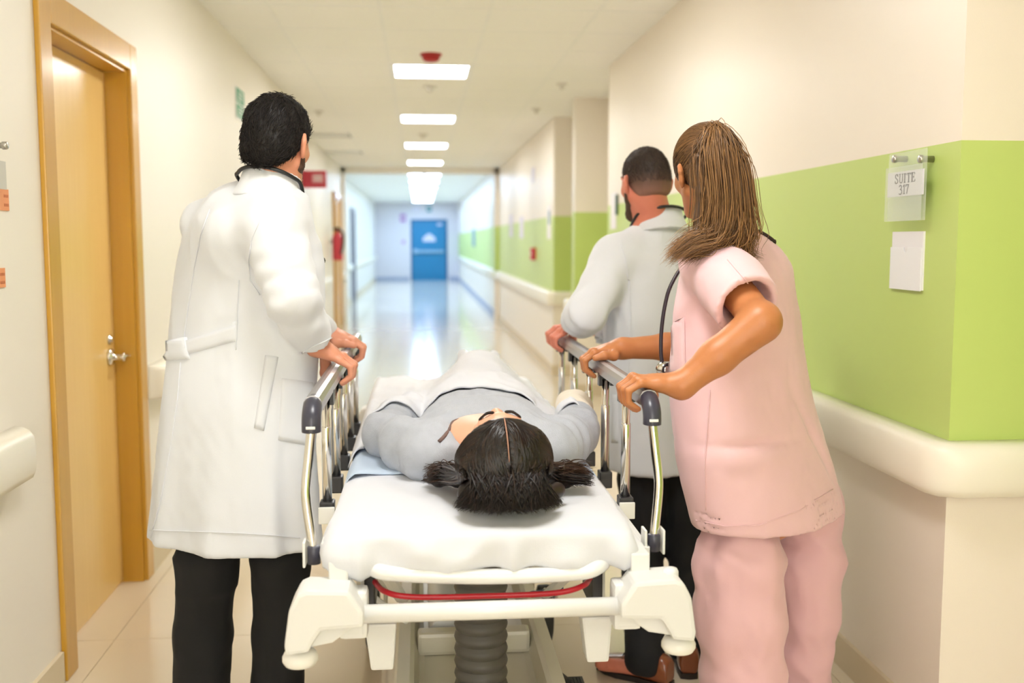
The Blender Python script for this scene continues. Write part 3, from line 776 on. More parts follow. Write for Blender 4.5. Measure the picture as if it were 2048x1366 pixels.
# near crossbar tube and corner castings
xl, xr = W(650, 1225, Y0)[0], W(1315, 1212, Y0)[0]
sp('crossbar', tubebm([(xl, Y0, zbar), (xr, Y0, zbar)], .019, 16), m_enam, smooth=True)
sp('crossbar', tubebm([(xl, Y1, zbar), (xr, Y1, zbar)], .019, 16), m_enam, smooth=True)
def casting(sx, yc, s):
    """corner bumper block; sx: -1 left, +1 right; s: +1 near end, -1 far end"""
    def q(px, py):
        p = W(px, py, Y0); return ((p[0]-GXC)*-1, p[2])
    out = [q(*p) for p in ((600, 1172), (617, 1165), (700, 1166), (716, 1188), (730, 1208), (730, 1238), (648, 1244), (636, 1260), (622, 1288), (577, 1294), (574, 1275), (583, 1205))]
    poly = [(sx*a, z) for a, z in out]
    if sx > 0: poly = poly[::-1]
    bm = prismbm(poly, (GXC, yc-.05*s if s > 0 else yc-.045, 0), (1, 0, 0), (0, 0, 1), (0, 1, 0), .095, .009)
    o = sp('corner_casting', bm, m_cast)
    web = [(sx*a, z) for a, z in [q(*p) for p in ((605, 1230), (725, 1234), (700, 1256), (666, 1281), (622, 1290), (600, 1286))]]
    sp('casting_web', prismbm(web[::-1] if sx > 0 else web, (GXC, yc-.015 if s > 0 else yc-.045, 0), (1, 0, 0), (0, 0, 1), (0, 1, 0), .06, .005), m_cast, o)
    for p in o.data.polygons: p.use_smooth = False
    xo = GXC+sx*q(601, 1308)[0]; zo = q(601, 1312)[1]
    prof = [(.012, .02), (.02, .016), (.031, .012), (.036, .002), (.036, -.006), (.031, -.014), (.018, -.019), (.004, -.02)]
    sp('bumper_roller', lathebm(prof, (xo, yc-.005*s, zo), (0, 0, 1), 28), mat('roller_white', (246, 244, 238), .35), o, True)
    sp('bolt_cover', lathebm([(.014, 0), (.014, .003), (.01, .004)], (GXC+sx*q(655, 1190)[0], yc-.02*s, q(650, 1168)[1]-.006), (0, 0, 1), 18), mat('cover_grey', (170, 168, 162), .4), o, True)
    sp('boss', boxbm((GXC+sx*.285-.03, yc+.0, zbar-.055), (GXC+sx*.285+.03, yc+.06, zbar+.045), .012), m_cast, o)
    if sx > 0 and s > 0: sp('pin_socket', lathebm([(.017, 0), (.017, .09), (.014, .096), (.006, .098)], (GXC+.375, yc+.005, zbar-.02), (0, 0, 1), 20), m_cast, o, True)
for sx in (-1, 1):
    casting(sx, Y0, 1); casting(sx, Y1, -1)
# side beams from casting to casting
for sx in (-1, 1):
    sp('side_beam', boxbm((GXC+sx*.315-.02, Y0+.02, .715), (GXC+sx*.315+.02, Y1-.02, .765), .004), m_enam)
    sp('accessory_rail', boxbm((GXC+sx*.347-.006, Y0+.10, .725), (GXC+sx*.347+.006, Y1-.10, .755), .002), m_enam)
for y in (2.45, 3.1, 3.75): sp('cross_member', boxbm((GXC-.30, y-.02, .70), (GXC+.30, y+.02, .735), .004), m_enam)
sp('deck_panel', boxbm((GXC-.30, 2.16, .736), (GXC+.30, 4.2, .746)), mat('deck_dark', (70, 68, 70), .6))
# curved push bar below the mattress edge and the red lever under it
yb = 2.09
pl = [W(775, 1122, 2.30), W(742, 1125, 2.17), W(752, 1140, yb+.005), W(800, 1148, yb), W(975, 1153, yb), W(1150, 1146, yb), W(1198, 1132, yb+.005), W(1208, 1114, 2.17), W(1180, 1105, 2.30)]
sp('push_bar', tubebm(catmull(pl, 8), .0165, 14), m_enam, smooth=True)
pl = [W(745, 1158, 2.30), W(750, 1164, 2.20), W(772, 1184, 2.115), W(830, 1194, 2.10), W(975, 1192, 2.10), W(1110, 1186, 2.10), W(1165, 1172, 2.115), W(1180, 1156, 2.20), W(1186, 1150, 2.30)]
lever = sp('brake_lever', tubebm(catmull(pl, 8), .0062, 10), m_redbar, smooth=True)
for px, sx in ((742, -1), (1186, 1)):
    c = W(px, 1160, 2.26)
    o = sp('lever_bracket', boxbm((c[0]-.012, 2.20, c[2]-.05), (c[0]+.012, 2.34, c[2]+.045), .004), m_dark)
    sp('bracket_plate', boxbm((c[0]+sx*.016-.005, 2.22, c[2]-.07), (c[0]+sx*.016+.005, 2.30, .736), .002), m_enam, o)
    # white strut running down to the base on either side
    a = (GXC+sx*.245, 2.24, .72); b = (GXC+sx*.20, 2.75, .44)
    sp('strut', tubebm([a, b], .02, 8, flat=.5), m_enam)
    sp('hanging_block', prismbm([(-.035, 0), (.035, 0), (.027, -.105), (-.022, -.105)], (W(762 if sx < 0 else 1190, 1240, 2.2)[0], 2.17, W(762, 1238, 2.2)[2]), (1, 0, 0), (0, 0, 1), (0, 1, 0), .06, .006), m_cast)
# bellows column
bc = W(962, 1300, 2.62); prof = [(.02, .165)]
nb = 17; z0, z1 = .165, .735
for k in range(nb):
    zc = z0+(z1-z0)*(k+.5)/nb; hp = (z1-z0)/nb/2
    prof += [(.060, zc-hp*.98), (.068, zc-hp*.6), (.071, zc), (.068, zc+hp*.6), (.060, zc+hp*.98)]
prof.append((.02, z1))
sp('bellows_column', lathebm(prof, (bc[0], 2.62, 0), (0, 0, 1), 32), m_rubber, smooth=True)
sp('bellows_column', lathebm(prof, (bc[0], 3.72, 0), (0, 0, 1), 32), m_rubber, smooth=True)
# base cover: a long moulded tray with raised rim and a cylinder bottle well
xa, xb = GXC-.21, GXC+.225; bm = bmesh.new()
def ring(inset, z, r=.05, n=5):
    pts = []
    for cx_, cy_, a0 in ((xb-inset-r, 4.0-inset-r, 0), (xa+inset+r, 4.0-inset-r, 90), (xa+inset+r, 2.25+inset+r, 180), (xb-inset-r, 2.25+inset+r, 270)):
        for k in range(n+1):
            a = math.radians(a0+90*k/n); pts.append((cx_+r*math.cos(a), cy_+r*math.sin(a), z))
    return [bm.verts.new(p) for p in pts]
rs = [ring(.02, .12), ring(0, .14), ring(-.012, .24), ring(-.004, .262), ring(.03, .265), ring(.042, .255), ring(.055, .205), ring(.07, .20)]
for A, B in zip(rs, rs[1:]):
    for k in range(len(A)): bm.faces.new((A[k], A[(k+1) % len(A)], B[(k+1) % len(B)], B[k]))
bm.faces.new(rs[0][::-1]); bm.faces.new(rs[-1])
base = sp('base_cover', bm, m_cream)
sp('tray_divider', boxbm((xa+.05, 2.93, .20), (xb-.05, 2.99, .268), .012), m_cream, base)
sp('bottle_well', lathebm([(.06, 0), (.062, .01), (.062, .5), (.058, .51)], (GXC-.065, 3.02, .225), (0, .985, .17), 24), mat('bottle_white', (232, 236, 240), .35), base, True)
sp('screw', lathebm([(.006, 0), (.006, .003)], (GXC-.105, 2.62, .2), (0, 0, 1), 12), m_dark, base)
# casters
for sx in (-1, 1):
    for y in (2.42, 3.52):
        x = GXC+sx*(.318 if sx < 0 else .288)
        w = sp('caster_wheel', lathebm([(.03, -.022), (.085, -.024), (.098, -.02), (.10, -.01), (.10, .01), (.098, .02), (.085, .024), (.03, .022)], (x, y, .10), (1, 0, 0), 30), m_tyre, smooth=True)
        sp('hub', lathebm([(.02, -.028), (.065, -.026), (.068, 0), (.065, .026), (.02, .028)], (x, y, .10), (1, 0, 0), 24), mat('hub_grey', (150, 148, 142), .45), w, True)
        f = sp('caster_fork', prismbm([(-.03, .10), (.03, .10), (.045, .26), (-.045, .26)], (x-.045*sx-.006, y, 0), (0, 1, 0), (0, 0, 1), (1, 0, 0), .012, .003), m_cream)
        sp('fork_side', prismbm([(-.03, .10), (.03, .10), (.045, .26), (-.045, .26)], (x+.038*sx-.006, y, 0), (0, 1, 0), (0, 0, 1), (1, 0, 0), .012, .003), m_cream, f)
        sp('fork_crown', boxbm((x-.055, y-.05, .225), (x+.055, y+.05, .275), .01), m_cream, f)
        sp('caster_arm', boxbm((min(x, GXC+sx*.18), y-.03, .235), (max(x, GXC+sx*.18), y+.03, .262), .006), m_cream)
    # blue foot pedal on its lever
    c = (W(725, 1178, 2.9) if sx < 0 else W(1092, 1180, 3.0))
    pd = sp('foot_pedal', tubebm(catmull([(c[0]-.05, c[1], c[2]-.012), (c[0], c[1]-.01, c[2]-.004), (c[0]+.05, c[1]-.01, c[2]+.012)], 5), [.012]+[.018]*9+[.012], 10, flat=.5), m_blue, smooth=True)
    sp('pedal_stem', tubebm([(c[0], c[1], c[2]), (GXC+sx*.19, c[1]+.05, .30)], .009, 8), m_enam, pd)
c = W(1145, 1362, 2.9); bm = bmesh.new(); addbox(bm, (c[0]-.035, 2.84, c[2]-.03), (c[0]+.035, 2.94, c[2]-.004))
for k in range(7): addbox(bm, (c[0]-.035+.01*k, 2.85, c[2]-.004), (c[0]-.029+.01*k, 2.93, c[2]))
pd = sp('foot_pedal', bm, m_tyre); sp('pedal_stem', tubebm([(c[0], 2.9, c[2]-.015), (GXC+.2, 2.9, .19)], .012, 8), m_tyre, pd)
# side rails: grey top bar, dark cap, chrome posts
RZ = 1.066
RLX, RRX = -.236, .514
def side_rail(X, sx, ys, y0, y1):
    sec = [(-.020, -.016), (-.020, .004), (-.014, .015), (-.004, .018), (.004, .018), (.014, .015), (.020, .004), (.020, -.016), (.012, -.018), (-.012, -.018)]
    bm = prismbm(sec, (X, y0+.03, RZ), (1, 0, 0), (0, 0, 1), (0, 1, 0), y1-y0-.03, 0)
    r = sp('side_rail', bm, m_grail)
    arc = catmull([(X, y0+.075, RZ+.001), (X, y0+.035, RZ), (X, y0+.004, RZ-.018), (X, y0-.006, RZ-.038), (X, y0-.006, RZ-.054)], 5)
    sp('end_cap', tubebm(arc, [.019]*6+[.021]*15, 14, flat=.9), m_capd, r, True)
    sp('cap_plate', boxbm((X-.010, y0-.026, RZ-.046), (X+.010, y0-.022, RZ-.040), .001), mwhite, r)
    bow = .012*sx
    pts = catmull([(X, y0-.006, RZ-.048), (X+bow*.6, y0-.012, .95), (X+bow, y0-.02, .90), (X+bow*.9, y0-.03, .86), (X-bow*.3, y0-.06, .78), (X-bow*.6, y0-.07, .745)], 6)
    p = sp('post', tubebm(pts, .0105, 12), m_chrome, r, True)
    e = pts[-1]
    sp('post_foot', lathebm([(.014, 0), (.014, .035), (.012, .037)], (e[0], e[1], .742), (0, 0, 1), 14), m_capd, p, True)
    for s_ in (-1, 1): sp('clamp_plate', boxbm((e[0]+s_*.02-.003, e[1]-.012, .735), (e[0]+s_*.02+.003, e[1]+.03, .79), .003), mwhite, p)
    for y in ys:
        p = sp('post', tubebm([(X, y, RZ-.016), (X, y, .76)], .0105, 12), m_chrome, r, True)
        sp('post_collar', lathebm([(.0122, 0), (.0122, .2), (.0108, .203)], (X, y, .76), (0, 0, 1), 14), m_chrome, p, True)
        bm = bmesh.new()
        for s_ in (-1, 1): addbox(bm, (X+s_*.016-.0045, y-.014, RZ-.048), (X+s_*.016+.0045, y+.014, RZ-.012))
        addbox(bm, (X-.016, y-.012, RZ-.028), (X+.016, y+.012, RZ-.014))
        sp('post_bracket', bm, m_dark, p)
        sp('post_foot', boxbm((X-.018, y-.022, .728), (X+.018, y+.022, .775), .004), m_dark, p)
        if y < 2.6: sp('foot_clip', boxbm((X-.02, y-.03, .722), (X+.02, y-.022, .765), .003), mwhite, p)
side_rail(RLX, -1, (2.54, 2.82, 3.10, 3.39, 3.66), 2.21, 3.78)
side_rail(RRX, 1, (2.52, 2.81, 3.09, 3.39, 3.70), 2.235, 3.78)

# ================================================================== bedding
m_sheet = mat('sheet_white_cotton', (224, 226, 233), .85, var=.015, bump=.12, bscale=500, sheen=.2)
m_pad = mat('draw_sheet_blue', (196, 212, 232), .85, var=.03, bump=.15, bscale=400)
MX = .128; MH = .325; MT = .83; MY0, MY1 = 2.10, 4.22
tag(obj('mattress', boxbm((MX-MH+.02, MY0+.05, .748), (MX+MH-.02, MY1-.02, MT-.012), .02, 3), mat('mattress_grey', (90, 90, 100), .6)), 'thin mattress under the white fitted sheet on the stretcher', 'mattress')
# fitted sheet: rounded slab with gathers low on its near face
fd = Field((MX-MH-.06, MY0-.06, .70), (MX+MH+.06, MY1+.06, MT+.05), .009)
st = []
for a in np.linspace(0, 1, 25):
    y = MY0-.012+(MY1-MY0+.012)*a; e = min(a, 1-a)*(MY1-MY0); q_ = min(1, (e+.004)/.05); k = math.sqrt(max(.02, 1-(1-q_)**2))
    dr_ = max(0, 1-(y-MY0)/.20) if y > MY0 else 1
    st.append((y, MX, MT-.046-.010*dr_, MH*(.93+.07*k), (.047+.011*dr_)*(.45+.55*k), 0))
fd.loft(st, R=np.array([[1, 0, 0], [0, 0, 1], [0, 1, 0]]), p=5.5, k=.0)
def dsheet(V):
    side = np.clip((MT-.01-V[:, 2])/.05, 0, 1)
    near = np.clip((MY0+.35-V[:, 1])/.3, 0, 1)
    g = ridge(V*[1, .3, .25], (13, 13, 13))*.022*side*near + vnoise(V*[1, .6, .8], (8, 8, 8))*.026*near*side+ vnoise(V, (22, 22, 14))*.0035*near+ridge(V@np.array([[.8, .6, 0], [-.6, .8, 0], [0, 0, 1]]), (9, 3, 5))*.0025
    return g - .004*(1-side)*0
sheet = tag(fieldobj('fitted_sheet', fd, m_sheet, sm=3, disp=dsheet), 'white fitted sheet with gathered corners over the mattress', 'sheet')
# blue draw sheet across the middle
def cover(name, x0, x1, y0, y1, fz, material, nx, ny, th, label, cat, drop=None):
    bm = bmesh.new(); T = []; B = []
    for j in range(ny+1):
        rt = []; rb = []
        for i in range(nx+1):
            x, y, z = fz(i/nx, j/ny); rt.append(bm.verts.new((x, y, z))); rb.append(bm.verts.new((x, y, z-th)))
        T.append(rt); B.append(rb)
    for j in range(ny):
        for i in range(nx):
            bm.faces.new((T[j][i], T[j][i+1], T[j+1][i+1], T[j+1][i])); bm.faces.new((B[j][i], B[j+1][i], B[j+1][i+1], B[j][i+1]))
    for j in range(ny):
        bm.faces.new((T[j][0], T[j+1][0], B[j+1][0], B[j][0])); bm.faces.new((T[j][nx], B[j][nx], B[j+1][nx], T[j+1][nx]))
    for i in range(nx):
        bm.faces.new((T[0][i], B[0][i], B[0][i+1], T[0][i+1])); bm.faces.new((T[ny][i], T[ny][i+1], B[ny][i+1], B[ny][i]))
    bmesh.ops.recalc_face_normals(bm, faces=bm.faces[:])
    return tag(obj(name, bm, material, smooth=True), label, cat)
def padz(u, v):
    s = (u-.5)*2; y = 2.545+.02*math.sin(u*9)+v*1.15; x = MX+s*(MH+.014); e = max(0, abs(s)-.86)/.14
    z = MT+.009-.075*e**2.2+.0025*math.sin(x*40+y*13); x = min(max(x, MX-MH-.012), MX+MH+.012)
    return x, y, z
cover('draw_sheet', 0, 0, 0, 0, padz, m_pad, 48, 40, .005, 'pale blue absorbent sheet lying across the mattress under the patient', 'sheet')

# ================================================================== people: shared anatomy
def yawR(deg, pitch=0, roll=0):
    """columns right, forward, up; deg turns to the right (clockwise from above), pitch nods down, roll tips to the right"""
    a, b, c = [math.radians(q) for q in (deg, pitch, roll)]
    Rz = np.array([[math.cos(a), math.sin(a), 0], [-math.sin(a), math.cos(a), 0], [0, 0, 1]])
    Rx = np.array([[1, 0, 0], [0, math.cos(b), math.sin(b)], [0, -math.sin(b), math.cos(b)]])
    Ry = np.array([[math.cos(c), 0, math.sin(c)], [0, 1, 0], [-math.sin(c), 0, math.cos(c)]])
    return Rz @ Rx @ Ry
def add_head(fd, c, R, s=1.0, fem=False):
    L = lambda x, y, z: c+R @ (np.array([x, y, z])*s)
    k = .018*s
    fd.ell(L(0, -.012, .03), np.array([.074, .094, .088])*s, R, k=.03)
    fd.ell(L(0, .03, -.01), np.array([.062, .060, .080])*s, R, k=.03)
    fd.cone(L(0, .030, -.035), L(0, .055, -.088), .050*s, .026*s, .02)
    for e in (-1, 1):
        fd.cone(L(e*.052, .0, -.045), L(e*.022, .066, -.095), .020*s, .018*s, .02)
        fd.ell(L(e*.036, .062, -.018), np.array([.024, .022, .02])*s, R, k=.02)
        fd.cone(L(e*.012, .088, .030), L(e*.045, .076, .030), .009*s, .008*s, .012)
        fd.ell(L(e*.031, .094, .012), np.array([.015, .014, .010])*s, R, k=.012, op='s')
        fd.ell(L(e*.031, .078, .012), np.array([.0125, .0125, .0125])*s, R, k=.002)
        # ear: rim minus hollow
        Re = R @ yawR(e*-24, 0, 0)
        fd.ell(L(e*.083, -.014, -.004), np.array([.009, .020, .033])*s, Re, k=.008)
        fd.cone(L(e*.085, -.018, .022), L(e*.092, -.030, .004), .0055*s, .0055*s, .005)
        fd.cone(L(e*.092, -.030, .004), L(e*.083, -.016, -.034), .0055*s, .006*s, .005)
        fd.ell(L(e*.091, -.010, .0), np.array([.007, .010, .016])*s, Re, k=.005, op='s')
        fd.ell(L(e*.012, .102, -.030), np.array([.008, .010, .007])*s, R, k=.008)
    fd.cone(L(0, .088, .028), L(0, .108, -.024), .008*s, .0115*s, .012)
    fd.ell(L(0, .089, -.054), np.array([.022, .010, .006])*s, R, k=.008)
    fd.ell(L(0, .087, -.066), np.array([.019, .010, .007])*s, R, k=.008)
    fd.cone(L(-.02, .099, -.060), L(.02, .099, -.060), .0016*s, .0016*s, .003, op='s')
def face_bits(c, R, s, parent, iris=(70, 45, 30), brow=(40, 30, 26)):
    L = lambda x, y, z: c+R @ (np.array([x, y, z])*s); n = R @ np.array([0, 1., 0])
    for e in (-1, 1):
        ey = part('eye', lathebm([(.002*s, .0), (.0095*s, .0005), (.0065*s, .0025*s), (.001, .0035*s)], L(e*.031, .0878, .012), n, 16), mat('eye_white', (236, 232, 228), .2), parent, True)
        part('iris', lathebm([(.0048*s, 0), (.0040*s, .0012*s), (.0006, .0016*s)], L(e*.031, .0898, .012), n, 14), mat('iris', iris, .15), ey, True)
        part('eyebrow', tubebm(catmull([L(e*.013, .097, .034), L(e*.031, .0945, .040), L(e*.050, .081, .034)], 4), [.0022*s]+[.0036*s]*4+[.003*s]*3+[.0012*s], 8), mat('brow%d' % brow[0], brow, .8), parent, True)
def add_hand(fd, c, t, u, wrist, elbow, s=1.0, bar=.020, fr=1.0, thumb=1, spread=0, elbow_r=.042, wrist_r=.026, reach=0, lift=0.0):
    """hand closed over a rail: c on the rail axis, t toward the little finger along the rail, u over the rail toward the finger side"""
    c, t, u, wrist = [np.array(q, float) for q in (c, t, u, wrist)]; w = np.array([0, 0, 1.])
    P = lambda a, b, d: c+t*a*s+u*b*s+w*(d*s+lift)
    fin = ((-.0355, .0088, 1.0, .004), (-.0120, .0090, 1.07, .006), (.0115, .0086, 1.0, .003), (.0335, .0076, .84, -.004))
    mc = []
    for a, r, l, k in fin:
        r *= s*fr; sk = spread*a
        m = P(a+sk, .020+k*.6+reach, .034+k*.4); p = P(a*1.02+sk*1.6, .020+.030*l+reach, .014+.002*l)
        d = P(a*.97+sk*1.4, .036+.010*l, -.012*l); e = P(a*.92+sk, .020+.002*l, -.030*l)
        mc.append(m); fd.chain([m, p, d, e], [r*1.10, r*1.04, r*.94, r*.80], .0015)
        fd.ell(p, np.array([1, 1, 1])*r*1.08, k=.002); fd.ell(m+w*.002, np.array([1, 1, 1])*r*1.2, k=.003)
        base = wrist*.55+m*.45
        fd.cone(base, m, .0135*s, r*1.14, .006)
        fd.cone(wrist, base, .021*s, .0150*s, .014)
    fd.cone(mc[0]*.6+wrist*.4, mc[3]*.6+wrist*.4, .013*s, .0115*s, .014)
    fd.cone(mc[1]*.3+wrist*.7, mc[2]*.75+wrist*.25, .016*s, .012*s, .016)
    # thumb leaves the side of the palm near its base
    a0 = wrist*.72+mc[0]*.28-t*.012*s-w*.004
    if thumb == 1:
        a1 = P(-.050, -.026, .016); a2 = P(-.058, -.030, -.010); a3 = P(-.050, -.024, -.032)
    else:
        a1 = P(-.052, -.030, .030); a2 = P(-.066, .000, .033); a3 = P(-.066, .026, .026)
    fd.chain([a0, a1, a2, a3], [.0165*s, .0132*s*fr, .0115*s*fr, .0088*s*fr], .009)
    el = np.array(elbow, float)
    fd.cone(wrist, wrist*.55+el*.45, wrist_r*s, wrist_r*1.32*s, .02)
    fd.cone(wrist*.55+el*.45, el, wrist_r*1.32*s, elbow_r*s, .02)
    return mc
def nails(mc_unused=None): pass
def crown_hair(c, R, s, rs, cut, neck, off=(0, -.012, .03), low=None, h=.005, dn=.006):
    """close hair volume over the skull; cut/neck are planes given in head space"""
    L = lambda q: c+R @ (np.array(q)*s)
    fd = Field(c-.19*s, c+.19*s, h)
    fd.ell(L(off), np.array(rs)*s, R, k=.02)
    if low: fd.ell(L(low[0]), np.array(low[1])*s, R, k=.035*s)
    for p, n, k in cut: fd.plane(L(p), R @ np.array(n, float), k)
    if neck: fd.plane(L(neck[0]), R @ np.array(neck[1], float), .012)
    V, Q = fd.mesh(); V = smooth_mesh(V, Q, 2); N = vnormals(V, Q)
    V = V+N*(vnoise(V, (55, 55, 30))*dn+vnoise(V, (120, 120, 60))*dn*.5)[:, None]
    return V, Q
def tufts(V, Q, n, c, R, length, r, comb, lift=.25, jit=.35, seed=1, keep=None):
    """short strands rooted on a hair volume, lying along comb(head-space point)"""
    g = np.random.RandomState(seed); N = vnormals(V, Q); idx = g.choice(len(V), n, replace=len(V) < n); out = []; rr = []
    for i in idx:
        p = V[i]; q = R.T @ (p-c)
        if keep is not None and not keep(q): continue
        d = R @ np.array(comb(q)); d = d+g.randn(3)*jit; d = d-N[i]*(d @ N[i]); d /= np.linalg.norm(d)+1e-9
        l = length*(.6+.7*g.rand()); a = p-N[i]*.003
        pts = [a+d*l*x+N[i]*(lift*l*x*(1.3-x)+.0015) for x in (0, .25, .5, .75, 1)]
        out.append(np.array(pts)); rr.append(r*(.6+.8*g.rand()))
    return out, rr
def rows_loft(rows, ang):
    """garment sections: (py, x left, x right, half depth, Y centre)"""
    st = []; a = math.radians(ang)
    for py, xl, xr, rv, Y in rows:
        A, B = W(xl, py, Y), W(xr, py, Y); hw = (B[0]-A[0])/2; c = (A+B)/2
        ru = math.sqrt(max(hw*hw-(rv*math.sin(a))**2, .02**2))/math.cos(a)
        st.append((c[2], c[0], c[1], ru, rv, a))
    return st
def shoe(parent, heel, toe, col, nm, laces=True):
    """leather shoe on the floor between heel and toe points (x,y)"""
    heel, toe = np.array([*heel, 0.]), np.array([*toe, 0.]); f = toe-heel; Ln = np.linalg.norm(f); f /= Ln; r = np.array([f[1], -f[0], 0]); w = np.array([0, 0, 1.])
    R = np.stack([r, w, f], 1)
    fd = Field(np.minimum(heel, toe)-.08, np.maximum(heel, toe)+[.08, .08, .18], .005)
    st = [(0, 0, .050, .030, .040, 0), (.02, 0, .056, .036, .048, 0), (.08, 0, .058, .036, .050, 0), (.13, 0, .050, .040, .042, 0), (.19, 0, .040, .046, .030, 0), (.24, 0, .034, .043, .024, 0), (.275, 0, .030, .032, .018, 0), (.29, 0, .028, .016, .010, 0)]
    st = [(a*Ln/.29, b, c_, d, e, g) for a, b, c_, d, e, g in st]
    fd.loft(st, R=R, o=heel, p=2.4, k=0); fd.plane((0, 0, .016), (0, 0, -1))
    o = fieldobj(nm, fd, mat('shoe_leather_%d' % col[0], col, .3, var=.08, coat=.3), parent)
    poly = [(-.028, .0), (-.034, .05), (-.033, .12), (-.044, .19), (-.040, .24), (-.022, .285), (0, .295), (.022, .285), (.040, .24), (.044, .19), (.033, .12), (.034, .05), (.028, .0), (0, -.006)]
    part('sole', prismbm([(a, b*Ln/.29) for a, b in poly], heel, r, f, w, .018, .002), mat('sole_dark', (44, 34, 30), .6), o)
    if laces:
        for k in range(4):
            q = heel+f*(.125+.018*k)*Ln/.29+w*(.094-.0065*k)
            part('lace', tubebm(catmull([q-r*.022-w*.006, q+w*.004, q+r*.022-w*.006], 3), .0022, 6), mat('lace_dark', (40, 30, 26), .7), o)
    return o
m_coat = mat('coat_white_cotton', (226, 229, 235), .8, var=.012, bump=.1, bscale=600, sheen=.25)
m_tube = mat('stethoscope_tube', (26, 28, 30), .35)
m_trs = mat('trousers_black', (17, 17, 19), .85, var=.1, bump=.15, bscale=500)
SKIN_A = mat('skin_light', (226, 160, 128), .45, var=.05, vscale=30, bump=.08, bscale=260, sss=.12, rgb2=(214, 140, 112))
SKIN_B = mat('skin_tan', (200, 134, 84), .42, var=.05, vscale=25, bump=.08, bscale=260, sss=.12, rgb2=(186, 116, 70))
SKIN_C = mat('skin_fair', (236, 184, 152), .45, var=.04, vscale=25, bump=.06, bscale=260, sss=.12, rgb2=(228, 166, 138))
H_BLACK = mat('hair_black', (19, 16, 15), .55, rgb2=(40, 33, 29), attr='tint', spec=.3)
H_BROWN = mat('hair_dark_brown', (58, 44, 37), .6, rgb2=(96, 74, 62), attr='tint')
H_NURSE = mat('hair_highlighted_brown', (58, 38, 24), .42, rgb2=(188, 138, 86), attr='tint', spec=.5)
H_LONG = mat('hair_glossy_black', (18, 13, 12), .33, rgb2=(70, 46, 33), attr='tint', spec=.4)

def cloth_folds(amp=.006):
    def f(V):
        return amp*(.9*ridge(V*[1, 1, .32], (9, 9, 9))*.5+.5*vnoise(V*[1, 1, .5], (17, 17, 17)))+amp*.25*vnoise(V, (45, 45, 30))
    return f
def limb_wrinkle(V, c, axis_, rad, amp, freq):
    """creases gathered across a limb around a joint"""
    d = V-c; l = np.linalg.norm(d, axis=1); h = d @ axis_
    w = np.exp(-(l/rad)**2)
    return amp*w*np.sin(h*freq+2.2*vnoise(V, (14, 14, 14)))

